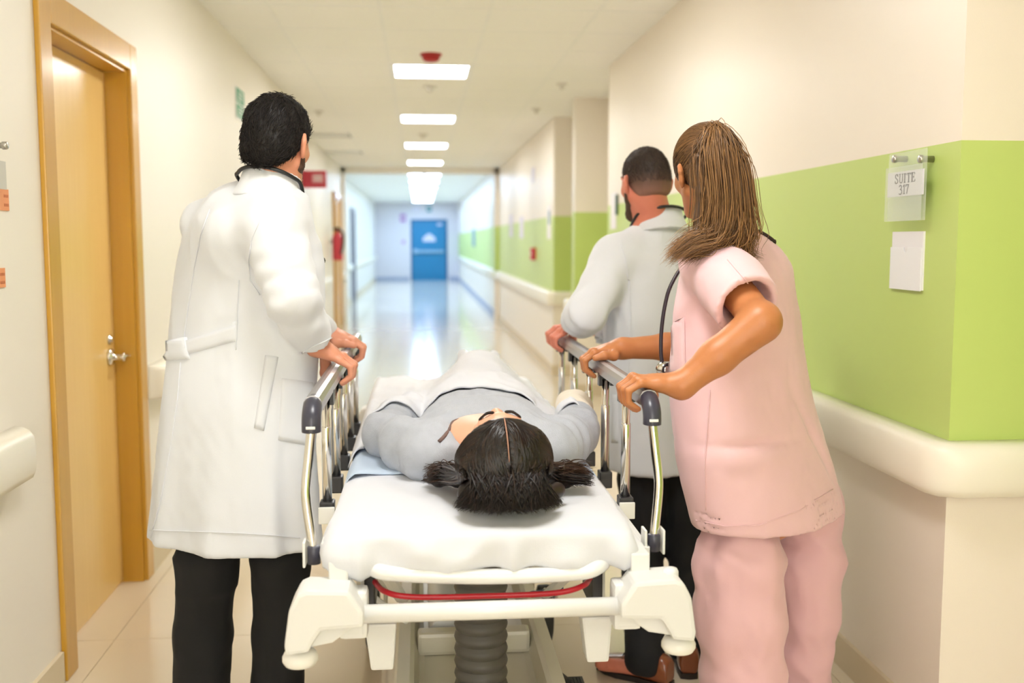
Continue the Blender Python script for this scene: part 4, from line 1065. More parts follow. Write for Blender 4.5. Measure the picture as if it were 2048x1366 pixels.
# ------------------------------------------------------------------ doctor at the left rail
def left_doctor():
    hc = W(556, 288, 2.84); R = yawR(20, 4, 3)
    yT = 28
    neck = W(545, 388, 2.84)
    shR, shL = W(548, 458, 2.745), W(420, 452, 2.98)
    elR, elL = W(586, 598, 2.665), W(520, 610, 3.02)
    cR, cL = np.array([RLX, 2.80, RZ]), np.array([RLX, 3.30, RZ])
    wrR, wrL = np.array([RLX-.046, 2.785, RZ+.074]), np.array([RLX-.060, 3.29, RZ+.062])
    fine = [[(RLX-.11, RLX+.08, .0032), (hc[0]-.11, hc[0]+.11, .006)], [(2.72, 2.87, .0032), (3.22, 3.37, .0034), (hc[1]-.12, hc[1]+.12, .006)], [(RZ-.05, RZ+.09, .0032), (hc[2]-.14, hc[2]+.14, .006)]]
    fd = Field((-.80, 2.4, -.01), (-.10, 3.45, 1.90), .014, fine)
    add_head(fd, hc, R)
    fd.cone(hc+R @ np.array([0, -.02, -.05]), neck+np.array([0, 0, -.03]), .056, .060, .03)
    wa = W(486, 700, 2.93); pv = W(480, 830, 2.92)
    fd.chain([neck, W(500, 500, 2.92), wa, pv], [.06, .085, .075, .085], .05)
    fd.cone(neck, shR, .05, .055, .04); fd.cone(neck, shL, .05, .055, .04)
    fd.chain([shR, elR], [.05, .042], .03); fd.chain([shL, elL], [.05, .042], .03)
    add_hand(fd, cR, (0, -1, 0), (1, 0, 0), wrR, elR, 1.04, fr=1.02)
    add_hand(fd, cL, (0, 1, 0), (1, 0, 0), wrL, elL, 1.04, thumb=2, spread=.2)
    lg = []
    for hx, kx, ax, Y in ((424, 414, 396, 2.90), (556, 560, 552, 2.88)):
        a, b = W(hx, 860, Y), W(kx, 1130, Y-.03); an = W(ax, 1400, Y+.02); an[2] = .1
        an = np.array([W(ax, 1366, Y)[0], Y+.02, .10]); lg.append((a, b, an))
        fd.chain([a, b, an], [.075, .05, .036], .04); fd.cone(an-[0, .05, .055], an+[0, .13, -.07], .03, .022, .02)
    body = fieldobj('person', fd, SKIN_A, None, 1)
    tag(body, 'doctor in white coat at the left rail, dark hair, seen from behind', 'person')
    face_bits(hc, R, 1, body)
    # trousers
    f2 = Field((-.80, 2.55, .01), (-.15, 3.2, .95), .011)
    for (a, b, an), s in zip(lg, (1, .94)):
        f2.chain([a, (a+b)/2, b, (b+an)/2, an+[0, 0, -.04]], [.070*s, .084*s, .080*s, .076*s, .080*s], .03)
    f2.plane((0, 0, W(460, 1084, 2.89)[2]+.035), (0, 0, 1), .005)
    tr = fieldobj('trousers', f2, m_trs, body, 2, lambda V: cloth_folds(.007)(V)+.006*ridge(V*[.5, .5, 1.2], (10, 10, 10))*np.exp(-((V[:, 2]-lg[0][1][2])/.12)**2))
    for (a, b, an) in lg: shoe(body, (an[0], an[1]-.09), (an[0]+.03, an[1]+.19), (28, 24, 22), 'shoe')
    # coat: bodice, flared skirt, sleeves
    rows = [(405, 440, 610, .075, 2.86), (440, 380, 628, .115, 2.86), (500, 350, 645, .130, 2.89), (600, 341, 652, .130, 2.90), (700, 326, 640, .128, 2.90), (800, 318, 634, .150, 2.89), (900, 309, 636, .160, 2.89), (1000, 300, 642, .168, 2.89), (1078, 293, 646, .172, 2.89)]
    hz = W(460, 1084, 2.89)[2]
    cf = Field((-.92, 2.45, hz-.03), (-.12, 3.30, 1.62), .0085)
    def fold(th, h):
        w = np.clip((1.02-h)/.42, 0, 1)
        return w*(.045*np.sin(5*th+1.1)+.030*np.sin(9*th+.4+h*2)+.012*np.sin(17*th))+.010*np.sin(6*th+h*9)
    # sleeves first, cut square at the cuff, then the bodice joined on
    fa = wrR-elR; cf.chain([shR, shR*.5+elR*.5, elR, elR+fa*.5, elR+fa*.88], [.078, .071, .063, .056, .053], .02)
    cf.plane_local(elR+fa*.86, fa, .085); cf.cone(elR+fa*.78, elR+fa*1.15, .037, .038, .003, op='s')
    cf.chain([shL, elL, wrL+[-.02, 0, .01]], [.066, .060, .050], .04)
    cf.loft(rows_loft(rows, -yT), k=.014, p=2.15, fold=fold)
    cf.cone(neck+[0, 0, -.03], shR, .070, .074, .05); cf.chain([neck+[0, 0, -.03], (neck+shL)/2+[0, 0, -.030], shL], [.070, .094, .068], .05)
    cf.cone(neck+[.0, -.02, -.05], W(480, 470, 2.82), .07, .10, .06)
    # hollow under the hem
    inner = [(py, a+13, b-13, rv-.016, Y) for py, a, b, rv, Y in rows[-3:]]; inner.append((1140, inner[-1][1]-5, inner[-1][2]+5, .165, 2.89)); inner[0] = (985, *inner[1][1:])
    cf.loft(rows_loft(inner, -yT), k=.0, op='s', fold=fold)
    ax_ = (elR-shR)/np.linalg.norm(elR-shR)
    def cd(V):
        d = cloth_folds(.005)(V)+limb_wrinkle(V, elR+[.0, -.03, .0], ax_, .11, .0032, 130)+limb_wrinkle(V, shR+[.03, -.03, -.07], np.array([.6, 0, -.8]), .10, .004, 90)
        return d+.004*ridge(V@np.array([[.9, 0, .4], [0, 1, 0], [-.4, 0, .9]]), (14, 14, 5))*np.clip((V[:, 2]-1.0)/.2, 0, 1)
    coat = fieldobj('coat', cf, m_coat, body, 2, cd)
    T = bvh(coat)
    # half belt with rounded tab, pockets, side slit, seams, hem
    bl = part('half_belt', patch(T, [(326, 690), (476, 640), (474, 682), (326, 722)], 20, 5, .006), m_coat, coat, True)
    tabp = patch(T, [(322, 674), (374, 674), (380, 718), (321, 722)], 10, 6, .010); part('belt_tab', tabp, m_coat, bl, True)
    part('patch_pocket', patch(T, [(564, 756), (648, 768), (648, 898), (556, 880)], 10, 12, .004), m_coat, coat, True)
    part('side_slit', patch(T, [(531, 710), (557, 714), (528, 862), (508, 856)], 4, 16, .007), m_coat, coat, True)
    def seam(pts, nm='seam'):
        ps = [hit(T, *p, .0018) for p in dense(pts)]; ps = [p[0] for p in ps if p is not None]
        if len(ps) > 2: part(nm, tubebm(ps, .0016, 6), m_coat, coat, True)
    seam([(420, 420), (402, 470), (388, 540), (376, 620), (368, 680)]); seam([(362, 725), (355, 800), (340, 900), (322, 1000), (302, 1076)])
    seam([(520, 440), (503, 480), (498, 520), (500, 560), (520, 590)]); seam([(478, 560), (474, 640), (472, 700)])
    for row in (1058,):
        seam([(300, 1060), (360, 1062), (420, 1064), (480, 1066), (540, 1070), (600, 1076)], 'hem_stitch')
    seam([(604, 706), (625, 692), (650, 682), (668, 672)], 'cuff_stitch')
    # collar, shirt collar
    for nm, dz, ro, ri, hgt, m_ in (('shirt_collar', .012, .064, .056, .050, mat('shirt_lavender', (196, 192, 224), .8)), ('collar', 0, .078, .066, .055, m_coat)):
        ct_ = W(541, 372, 2.835); g = Field(ct_-.14, ct_+.14, .0055); Rn = yawR(12, 16, 6)
        g.loft([(-hgt, 0, 0, ro*1.28, ro*1.2, 0), (-.01, 0, 0, ro*1.08, ro*1.02, 0), (hgt*.55+dz, 0, 0, ro, ro*.96, 0)], R=Rn, o=ct_, k=0)
        g.loft([(-.09, 0, 0, ri*1.2, ri*1.1, 0), (-.01, 0, 0, ri*1.06, ri, 0), (.09, 0, 0, ri, ri*.95, 0)], R=Rn, o=ct_, k=0, op='s')
        fieldobj(nm, g, m_, body if nm[0] == 's' else coat, 1)
    # hair and beard
    V, Q = crown_hair(hc, R, 1, (.084, .104, .101), [((0, .0, .0), (0, .66, -.75), .012)], ((0, 0, -.083), (0, 0, -1)), low=((0, -.05, -.03), (.070, .056, .062)), dn=.003)
    keep = lambda q: True
    pa, ra = tufts(V, Q, 5200, hc, R, .020, .0009, lambda q: (q[0]*2, -.6+q[1]*3, -1.0 if q[1] < .02 else .2), .35, .4, 3)
    hairobj('hair', (V, Q), strands(pa, ra), H_BLACK, body)
    b = Field(hc-.16, hc+.16, .0045); L = lambda x, y, z: hc+R @ np.array([x, y, z])
    b.cone(L(0, .030, -.038), L(0, .055, -.090), .053, .0285, .02)
    for e in (-1, 1): b.cone(L(e*.053, .0, -.048), L(e*.022, .066, -.096), .0215, .0205, .02); b.cone(L(e*.066, .012, -.005), L(e*.056, .008, -.05), .010, .019, .015)
    b.plane(L(0, .07, -.045), R @ np.array([0, .25, 1.]), 0); b.plane(L(0, -.012, 0), R @ np.array([0, -1., -.1]), 0)
    V, Q = b.mesh(); pa, ra = tufts(V, Q, 1500, hc, R, .006, .0006, lambda q: (0, .2, -1), .6, .5, 4)
    hairobj('beard', (V, Q), strands(pa, ra), mat('beard_brown', (88, 62, 46), .7, rgb2=(54, 38, 30), attr='tint'), body)
    # stethoscope round the neck
    st = thing('stethoscope', 'black stethoscope round the neck of the doctor at the left rail', 'stethoscope', tuple(neck))
    nk = [p for p in (hit(T, 468, 372, .006),) if p is not None]
    fr_ = yawR(yT)
    ctr = W(541, 372, 2.835)
    Rn = yawR(12, 16, 6); ringp = [ctr+Rn @ np.array([.090*math.cos(a), .086*math.sin(a), .006+.018*math.cos(a-4.7)]) for a in np.linspace(math.radians(350), math.radians(190), 9)]
    fR = [ctr+fr_ @ np.array(q) for q in ((.08, .04, -.04), (.075, .085, -.12), (.075, .125, -.20))]
    fL = [ctr+fr_ @ np.array(q) for q in ((-.085, .05, -.04), (-.085, .115, -.12), (-.08, .155, -.22), (-.06, .165, -.32))]
    e1 = W(636, 486, 2.92); e2 = W(646, 520, 2.90)
    part('tube', tubebm(catmull(fL[::-1]+ringp[::-1]+fR+[e1+[-.03, .02, .03]], 4), .0052, 10), m_tube, st, True)
    part('binaural', tubebm([e1+[-.03, .02, .03], e1, e2], .0026, 8), m_chrome, st, True)
    part('ear_tip', lathebm([(.002, -.008), (.006, -.004), (.007, .003), (.004, .009)], e2, (.2, -.3, -1), 14), m_tube, st, True)
left_doctor()

# ------------------------------------------------------------------ bearded doctor beyond the nurse
def right_doctor():
    hc = W(1290, 367, 3.56); R = yawR(-16, 6, -2); yT = -16
    neck = W(1316, 455, 3.58)
    shL, shR = W(1232, 520, 3.52), W(1420, 520, 3.62)
    elL, elR = W(1172, 628, 3.40), W(1420, 690, 3.60)
    cL, cR = np.array([RRX, 3.56, RZ]), np.array([RRX, 3.71, RZ])
    wrL, wrR = np.array([RRX+.03, 3.54, RZ+.072]), np.array([RRX+.085, 3.72, RZ+.04])
    fine = [[(RRX-.08, RRX+.11, .005), (hc[0]-.11, hc[0]+.11, .007)], [(3.48, 3.80, .005)], [(RZ-.05, RZ+.09, .005), (hc[2]-.14, hc[2]+.14, .007)]]
    fd = Field((.38, 2.9, -.01), (1.30, 3.95, 1.86), .015, fine)
    add_head(fd, hc, R)
    fd.cone(hc+R @ np.array([0, -.02, -.05]), neck+np.array([0, 0, -.03]), .060, .064, .03)
    fd.chain([neck, W(1325, 560, 3.58), W(1330, 700, 3.58), W(1330, 830, 3.56)], [.06, .11, .11, .12], .05)
    fd.cone(neck, shR, .05, .055, .04); fd.cone(neck, shL, .05, .055, .04)
    fd.chain([shR, elR], [.05, .04], .03); fd.chain([shL, elL], [.05, .04], .03)
    add_hand(fd, cL, (0, -1, 0), (-1, 0, 0), wrL, elL, 1.02)
    add_hand(fd, cR, (0, 1, 0), (-1, 0, 0), wrR, elR, 1.02, thumb=2)
    lg = []
    for hx, kx, foot, Y in ((1285, 1283, (W(1288, 1340, 3.14)[0], 3.14), 3.60), (1378, 1380, (W(1376, 1340, 3.24)[0], 3.24), 3.58)):
        a, b = W(hx, 830, Y), W(kx, 1090, Y-.09); an = np.array([foot[0], foot[1], .09]); lg.append((a, b, an))
        fd.chain([a, b, an], [.07, .048, .034], .04)
    fd.cone(lg[0][2]-[0, 0, .04], lg[0][2]+[-.13, .06, -.05], .03, .022, .02); fd.cone(lg[1][2]-[0, 0, .04], lg[1][2]+[.02, .14, -.05], .03, .022, .02)
    body = fieldobj('person', fd, mat('skin_rosy', (226, 142, 116), .45, vscale=30, bump=.08, bscale=260, sss=.12, rgb2=(210, 122, 100)), None, 1)
    tag(body, 'bearded doctor in white coat standing beyond the nurse', 'person')
    face_bits(hc, R, 1, body)
    f2 = Field((.5, 2.9, .03), (1.3, 3.9, .95), .011)
    for a, b, an in lg: f2.chain([a, (a+b)/2, b, (b+an)/2, an+[0, 0, -.015]], [.07, .082, .076, .066, .064], .03)
    f2.plane((0, 0, W(1330, 942, 3.57)[2]+.03), (0, 0, 1), .005)
    fieldobj('trousers', f2, m_trs, body, 2, cloth_folds(.006))
    shoe(body, (lg[0][2][0]+.075, lg[0][2][1]-.05), (lg[0][2][0]-.125, lg[0][2][1]+.13), (140, 76, 42), 'shoe')
    shoe(body, (lg[1][2][0]-.02, lg[1][2][1]-.09), (lg[1][2][0]+.02, lg[1][2][1]+.20), (140, 76, 42), 'shoe')
    rows = [(470, 1262, 1400, .075, 3.60), (505, 1226, 1432, .115, 3.58), (560, 1206, 1446, .135, 3.58), (640, 1204, 1446, .135, 3.57), (740, 1206, 1442, .13, 3.57), (850, 1212, 1442, .145, 3.57), (936, 1216, 1444, .155, 3.57)]
    hz = W(1330, 942, 3.57)[2]
    cf = Field((.42, 3.1, hz-.03), (1.32, 3.95, 1.60), .0095)
    def fold(th, h):
        w = np.clip((1.05-h)/.4, 0, 1); return w*(.035*np.sin(5*th+.3)+.02*np.sin(9*th+1.4))+.008*np.sin(6*th+h*9)
    for a, b, c_ in ((shL, elL, wrL), (shR, elR, wrR)):
        fa = c_-b; cf.chain([a, a*.5+b*.5, b, b+fa*.5, b+fa*.88], [.080, .074, .064, .060, .056], .02)
        cf.plane_local(b+fa*.9, fa, .085); cf.cone(b+fa*.75, b+fa*1.2, .045, .046, .003, op='s')
    cf.loft(rows_loft(rows, -yT), k=.03, p=2.15, fold=fold)
    cf.cone(neck+[0, 0, -.03], shR, .07, .075, .05); cf.cone(neck+[0, 0, -.03], shL, .07, .075, .05)
    ax_ = (wrL-elL)/np.linalg.norm(wrL-elL)
    coat = fieldobj('coat', cf, m_coat, body, 2, lambda V: cloth_folds(.005)(V)+limb_wrinkle(V, elL, ax_, .14, .005, 110)+limb_wrinkle(V, elL+(wrL-elL)*.7, ax_, .10, .006, 150))
    T = bvh(coat)
    for pts in ([(1258, 560), (1262, 640), (1258, 720), (1252, 850)], [(1240, 480), (1252, 520), (1256, 560)]):
        ps = [hit(T, *p, .0018) for p in dense(pts)]; ps = [p[0] for p in ps if p is not None]
        if len(ps) > 2: part('seam', tubebm(ps, .002, 6), m_coat, coat, True)
    part('side_slit', patch(T, [(1226, 790), (1236, 790), (1236, 885), (1224, 885)], 3, 10, .007), m_coat, coat, True)
    ct_ = W(1318, 438, 3.575); Rn = yawR(-14, 14, 0)
    for nm, dz, ro, ri, hgt, m_ in (('collar', 0, .082, .069, .055, m_coat),):
        g = Field(ct_-.15, ct_+.15, .006)
        g.loft([(-hgt, 0, 0, ro*1.28, ro*1.2, 0), (-.01, 0, 0, ro*1.08, ro*1.02, 0), (hgt*.55+dz, 0, 0, ro, ro*.96, 0)], R=Rn, o=ct_, k=0)
        g.loft([(-.09, 0, 0, ri*1.2, ri*1.1, 0), (-.01, 0, 0, ri*1.06, ri, 0), (.09, 0, 0, ri, ri*.95, 0)], R=Rn, o=ct_, k=0, op='s')
        fieldobj(nm, g, m_, coat, 1)
    V, Q = crown_hair(hc, R, 1, (.0775, .098, .0945), [((0, .005, .0), (0, .70, -.72), .012)], ((0, 0, -.068), (0, -.2, -1)), low=((0, -.048, -.02), (.064, .049, .058)), dn=.0012)
    lz = ((V-hc) @ R)[:, 2]; t0 = np.clip((.035-lz)/.085, 0, 1)**1.3
    pa, ra = tufts(V, Q, 4200, hc, R, .011, .0008, lambda q: (q[0]*2, -.4+q[1]*3, -1.0 if q[1] < .0 else .4), .6, .4, 5, keep=lambda q: q[2] > .0)
    hairobj('hair', (V, Q), strands(pa, ra, tint=[.15*nrs.rand() for _ in pa]), mat('hair_faded_brown', (50, 38, 32), .65, rgb2=(150, 108, 92), attr='tint'), body, t0)
    b = Field(hc-.17, hc+.17, .005); L = lambda x, y, z: hc+R @ np.array([x, y, z])
    b.cone(L(0, .032, -.040), L(0, .060, -.096), .055, .032, .02)
    for e in (-1, 1): b.cone(L(e*.053, .0, -.048), L(e*.022, .070, -.100), .0225, .023, .02); b.cone(L(e*.067, .012, .0), L(e*.056, .008, -.05), .0105, .020, .015)
    b.plane(L(0, .07, -.045), R @ np.array([0, .25, 1.]), 0); b.plane(L(0, -.008, 0), R @ np.array([0, -1., -.1]), 0)
    V, Q = b.mesh(); pa, ra = tufts(V, Q, 1500, hc, R, .008, .0007, lambda q: (0, .2, -1), .6, .5, 6)
    hairobj('beard', (V, Q), strands(pa, ra), mat('beard_brown', (88, 62, 46), .7, rgb2=(54, 38, 30), attr='tint'), body)
    st = thing('stethoscope', 'black stethoscope round the collar of the bearded doctor', 'stethoscope', tuple(neck))
    fr_ = yawR(yT); ringp = [ct_+Rn @ np.array([.097*math.cos(a), .093*math.sin(a), .002+.018*math.cos(a-4.7)]) for a in np.linspace(math.radians(350), math.radians(190), 9)]
    side = lambda s: [ct_+fr_ @ np.array(q) for q in ((s*.09, .05, -.04), (s*.085, .11, -.12), (s*.08, .150, -.22), (s*.05, .165, -.36))]
    ringp = conform(T, ringp, .006) if False else ringp
    part('tube', tubebm(catmull(side(-1)[::-1]+ringp[::-1]+side(1), 4), .0055, 10), m_tube, st, True)
    e = side(1)[-1]; part('chest_piece', lathebm([(.006, -.012), (.021, -.006), (.022, .006), (.008, .010)], e, fr_ @ np.array([0, 1, 0.]), 20), m_chrome, st, True)
right_doctor()

# ------------------------------------------------------------------ nurse in pink at the right rail
def nurse():
    m_pink = mat('scrubs_pink', (244, 202, 206), .8, var=.03, bump=.1, bscale=600, sheen=.25)
    m_pink2 = mat('scrubs_pink_trousers', (240, 194, 198), .8, var=.03, bump=.1, bscale=600, sheen=.25)
    hc = W(1412, 345, 2.62); R = yawR(-13, 6, -5); yT = -40
    hs = .97
    neck = W(1466, 470, 2.66)
    shL, shR = W(1425, 524, 2.54), W(1535, 548, 2.78)
    elL, elR = W(1522, 644, 2.27), W(1440, 690, 2.94)
    cL, cR = np.array([RRX, 2.30, RZ]), np.array([RRX, 2.90, RZ])
    wrL, wrR = np.array([RRX+.078, 2.275, RZ+.026]), np.array([RRX+.064, 2.905, RZ+.045])
    fine = [[(RRX-.07, RRX+.12, .0031), (hc[0]-.11, hc[0]+.11, .006)], [(2.21, 2.38, .0031), (2.82, 2.99, .0031), (hc[1]-.12, hc[1]+.12, .006)], [(RZ-.05, RZ+.09, .0031), (hc[2]-.14, hc[2]+.14, .006)]]
    fd = Field((.40, 2.15, -.01), (1.16, 3.15, 1.82), .014, fine)
    add_head(fd, hc, R, hs, True)
    fd.cone(hc+R @ np.array([0, -.02, -.05])*hs, neck+np.array([0, 0, -.02]), .047, .050, .03)
    fd.chain([neck, W(1480, 560, 2.66), W(1480, 720, 2.64), W(1510, 900, 2.66), W(1525, 1000, 2.66)], [.05, .095, .085, .10, .115], .05)
    fd.cone(neck, shR, .042, .045, .04); fd.cone(neck, shL, .042, .045, .04)
    fd.chain([shL, elL], [.047, .040], .03); fd.chain([shR, elR], [.045, .038], .03)
    add_hand(fd, cL, (0, -1, 0), (-1, 0, 0), wrL, elL, 1.04, elbow_r=.046, wrist_r=.029)
    add_hand(fd, cR, (0, 1, 0), (-1, 0, 0), wrR, elR, 1.0, thumb=2, elbow_r=.045, wrist_r=.029)
    lg = []
    for hx, kx, ax, Y in ((1478, 1482, 1490, 2.60), (1622, 1612, 1604, 2.82)):
        a, b = W(hx, 1010, Y), W(kx, 1230, Y-.02); an = np.array([W(ax, 1366, Y)[0], Y+.02, .09]); lg.append((a, b, an))
        fd.chain([a, b, an], [.078, .052, .034], .04); fd.cone(an-[0, .03, .05], an+[-.07, .12, -.065], .028, .02, .02)
    body = fieldobj('person', fd, SKIN_B, None, 1)
    tag(body, 'nurse in pink scrubs with a ponytail leaning on the right rail', 'person')
    face_bits(hc, R, hs, body, brow=(52, 36, 26))
    # trousers
    f2 = Field((.5, 2.25, .04), (1.22, 3.15, 1.0), .011)
    (a, b, an), (a2, b2, an2) = lg
    f2.chain([a, (a+b)/2, b, (b+an)/2, an], [.085, .108, .106, .104, .104], .03)
    f2.chain([a2, (a2+b2)/2, b2, (b2+an2)/2, an2], [.085, .096, .080, .078, .085], .02)
    f2.cone(a, a2, .08, .08, .04); f2.plane((0, 0, .745), (0, 0, 1), .01)
    tr = fieldobj('trousers', f2, m_pink2, body, 2, lambda V: cloth_folds(.015)(V)+.014*ridge(V@np.array([[.8, 0, .6], [0, 1, 0], [-.6, 0, .8]]), (5, 5, 13))*np.clip((.75-V[:, 2])/.2, 0, 1)*.6)
    for (a, b, an) in lg: shoe(body, (an[0]+.04, an[1]-.07), (an[0]-.10, an[1]+.16), (226, 222, 220), 'shoe')
    # top
    rows = [(478, 1420, 1530, .065, 2.66), (505, 1378, 1575, .10, 2.66), (550, 1352, 1596, .125, 2.66), (620, 1338, 1610, .130, 2.65), (700, 1330, 1624, .130, 2.65), (800, 1328, 1645, .135, 2.65), (900, 1340, 1672, .150, 2.66), (980, 1356, 1690, .165, 2.67), (1030, 1368, 1698, .172, 2.67)]
    hz = W(1530, 1032, 2.67)[2]
    cf = Field((.48, 2.2, hz-.03), (1.26, 3.15, 1.55), .0085)
    def fold(th, h):
        w = np.clip((1.0-h)/.3, 0, 1); return w*(.020*np.sin(4*th+.6)+.014*np.sin(7*th+1.4))+.008*np.sin(5*th+h*8)
    # wide short sleeves first, then the body of the top
    sl = elL-shL; cf.chain([shL, shL+sl*.4, shL+sl*.80], [.074, .078, .082], .03)
    cf.plane_local(shL+sl*.76, sl+np.array([.02, 0, .02]), .108); cf.cone(shL+sl*.58, shL+sl*1.05, .058, .066, .003, op='s')
    s2 = elR-shR; cf.chain([shR, shR+s2*.5], [.055, .06], .035)
    cf.loft(rows_loft(rows, -yT), k=.03, p=2.1, fold=fold)
    cf.cone(neck+[0, 0, -.04], shR, .06, .056, .05); cf.cone(neck+[0, 0, -.04], shL, .06, .066, .05)
    cf.cone(neck+[-.01, .0, .02], neck+[-.03, .04, .06], .058, .07, .006, op='s')
    inner = [(py, a+8, b-8, rv-.012, Y) for py, a, b, rv, Y in rows[-2:]]; inner.append((1080, inner[-1][1], inner[-1][2], .16, 2.67))
    cf.loft(rows_loft(inner, -yT), k=0, op='s', fold=fold)
    def nd(V):
        d = cloth_folds(.006)(V)+limb_wrinkle(V, shL+[.05, -.02, -.06], np.array([.7, 0, .7]), .10, .006, 80)
        p1 = W(1500, 885, 2.5); r_ = V-p1
        d -= .014*np.exp(-(r_[:, 2]/.012)**2-((r_[:, 0])/.10)**2)-.010*np.exp(-((r_[:, 2]+.035)/.03)**2-((r_[:, 0])/.12)**2)
        q = W(1625, 880, 2.62); n_ = np.array([.55, .2, -.81]); t_ = V-q
        d -= .012*np.exp(-((t_ @ np.array([.81, .2, .55]))/.014)**2-((t_ @ n_)/.13)**2)
        return d
    topo = fieldobj('scrub_top', cf, m_pink, body, 2, nd)
    T = bvh(topo)
    part('chest_pocket', patch(T, [(1332, 630), (1370, 634), (1372, 752), (1334, 752)], 6, 10, .005), m_pink, topo, True)
    def seam(pts, nm='seam', r=.002, m_=m_pink):
        ps = [hit(T, *p, .0018) for p in dense(pts)]; ps = [p[0] for p in ps if p is not None]
        if len(ps) > 2: part(nm, tubebm(ps, .0015, 6), m_, topo, True)
    seam([(1420, 780), (1415, 850), (1410, 930), (1412, 1020)]); seam([(1392, 1040), (1450, 1052), (1520, 1050), (1600, 1020), (1690, 962)], 'hem_stitch')
    seam([(1455, 520), (1490, 560), (1520, 590), (1545, 640)])
    # dark neckline trim
    ct_ = neck+np.array([-.004, .0, .022]); Rn = yawR(yT, 18, 0)
    pts = [ct_+Rn @ np.array([.077*math.cos(a), .070*math.sin(a), .004+.008*math.sin(a)]) for a in np.linspace(0, 2*math.pi, 29)[:-1]]
    pts = []
    for x in range(1470, 1552, 6):                               # the neckline runs along the crest of the back
        for y in range(440, 520, 2):
            h = hit(T, x, y, .004)
            if h is not None and h[0][1] < 2.9: pts.append(h[0]); break
    pts = smooth_path(pts)+conform(T, [neck+yawR(yT) @ np.array([.085*math.cos(a), .085*math.sin(a), .0]) for a in (.3, .8, 1.3, 1.8, 2.3)], .004)
    part('neck_trim', tubebm(pts, .0068, 10, flat=.7), mat('trim_dark_brown', (52, 38, 36), .7), topo, True)
    # hair: smooth crown gathered into a high ponytail
    L = lambda x, y, z: hc+R @ (np.array([x, y, z])*hs)
    V, Q = crown_hair(hc, R, hs, (.082, .103, .098), [((0, .012, .0), (0, .74, -.67), .012)], ((0, 0, -.085), (0, 0, -1)), low=((0, -.045, -.02), (.066, .052, .064)), dn=.0025)
    tie = W(1428, 274, 2.535)
    g = np.random.RandomState(21); N = vnormals(V, Q); P = []; r_ = []; tn = []
    for i in g.choice(len(V), 3000):
        p = V[i]; d = tie-p; l = np.linalg.norm(d)
        if l < .02: continue
        pts = []
        for x in (0, .2, .4, .6, .8, 1.0):
            q = p+(tie-p)*x*min(1, .09/l); qq = q-hc; loc = (R.T @ qq)/hs
            e = np.array([loc[0]/.083, (loc[1]+.012)/.104, (loc[2]-.03)/.099]); le = np.linalg.norm(e)
            if le < 1.0: loc = np.array([e[0]/le*.0835, e[1]/le*.1045-.012, e[2]/le*.0995+.03]); q = hc+R @ loc*hs
            pts.append(q+N[i]*.001)
        P.append(np.array(pts)); r_.append(.0009); loc = (R.T @ (p-hc)); tn.append(min(1, max(0, .03+.42*g.rand()**2+(.15 if loc[2] > .05 else 0))))
    # ponytail guides: rises from the tie, falls behind the head, then sweeps over the shoulder
    G = [[(1428, 266, 2.55), (1424, 256, 2.50), (1452, 294, 2.47), (1464, 374, 2.46), (1462, 434, 2.47), (1442, 476, 2.46), (1390, 486, 2.46), (1340, 506, 2.46)],
         [(1426, 268, 2.55), (1436, 262, 2.49), (1427, 314, 2.46), (1434, 394, 2.45), (1424, 444, 2.45), (1410, 472, 2.44), (1370, 480, 2.44), (1328, 524, 2.44)],
         [(1430, 266, 2.55), (1434, 262, 2.51), (1468, 314, 2.49), (1480, 394, 2.48), (1484, 449, 2.49), (1488, 476, 2.49), (1442, 494, 2.47), (1395, 499, 2.46)],
         [(1424, 270, 2.55), (1424, 268, 2.50), (1397, 314, 2.47), (1400, 384, 2.46), (1396, 434, 2.46), (1394, 464, 2.45), (1370, 476, 2.45), (1342, 494, 2.45)],
         [(1430, 266, 2.55), (1432, 264, 2.51), (1464, 334, 2.48), (1477, 414, 2.48), (1488, 464, 2.48), (1482, 494, 2.48), (1498, 510, 2.48), (1524, 518, 2.49)]]
    core = Field(W(1300, 600, 2.5)-[.02, .16, .02], W(1560, 200, 2.5)+[.02, .16, .02], .006)
    for k, gd in enumerate(G[:4]):
        pts = [W(*q) for q in gd]; core.chain(pts, [.003, .004, .008, .010, .009, .006, .004, .002], .012)
    cv_, cq_ = core.mesh(); cv_ = smooth_mesh(cv_, cq_, 2)
    for s in range(4200):
        wgt = g.dirichlet([.55]*5) if s % 9 else np.array([0, 0, .1, 0, .9]); gd = sum(w_*np.array([W(*q) for q in G[k]]) for k, w_ in enumerate(wgt))
        off = g.randn(3)*.012; pr = np.interp(np.arange(8), [0, 1, 2, 4, 6, 7], [.25, .7, 1.3, 1.4, 1.0, .9])
        pts = np.array(gd)+off*pr[:, None]+g.randn(8, 3)*.0012; n_ = 8-(g.randint(0, 3) if s % 3 == 0 else 0)
        P.append(np.array(catmull(pts[:n_], 3))); r_.append(.0010); tn.append(min(1, max(0, g.beta(1.5, 1.7)*.97+.03)))
    V0 = np.concatenate([V, cv_]); Q0 = np.concatenate([Q, cq_+len(V)])
    st = strands(P, r_, tint=tn)
    hairobj('hair', (V0, Q0), st, H_NURSE, body)
    part('hair_tie', tubebm([tie+(np.array([math.cos(a), 0, math.sin(a)])*.017) @ np.array([[1, 0, 0], [0, 1, 0], [0, .3, 1]]) for a in np.linspace(0, 6.283, 15)[:-1]], .005, 8, closed=True), mat('tie_brown', (60, 42, 30), .8), body, True)
    # stethoscope hanging down her front
    s_ = thing('stethoscope', 'dark stethoscope hanging down the front of the nurse', 'stethoscope', tuple(W(1335, 690, 2.6)))
    fr_ = yawR(yT)
    path = [W(1412, 470, 2.74), W(1372, 520, 2.72), W(1342, 570, 2.70), W(1330, 610, 2.69), W(1323, 660, 2.69), W(1322, 705, 2.68), W(1325, 730, 2.67)]
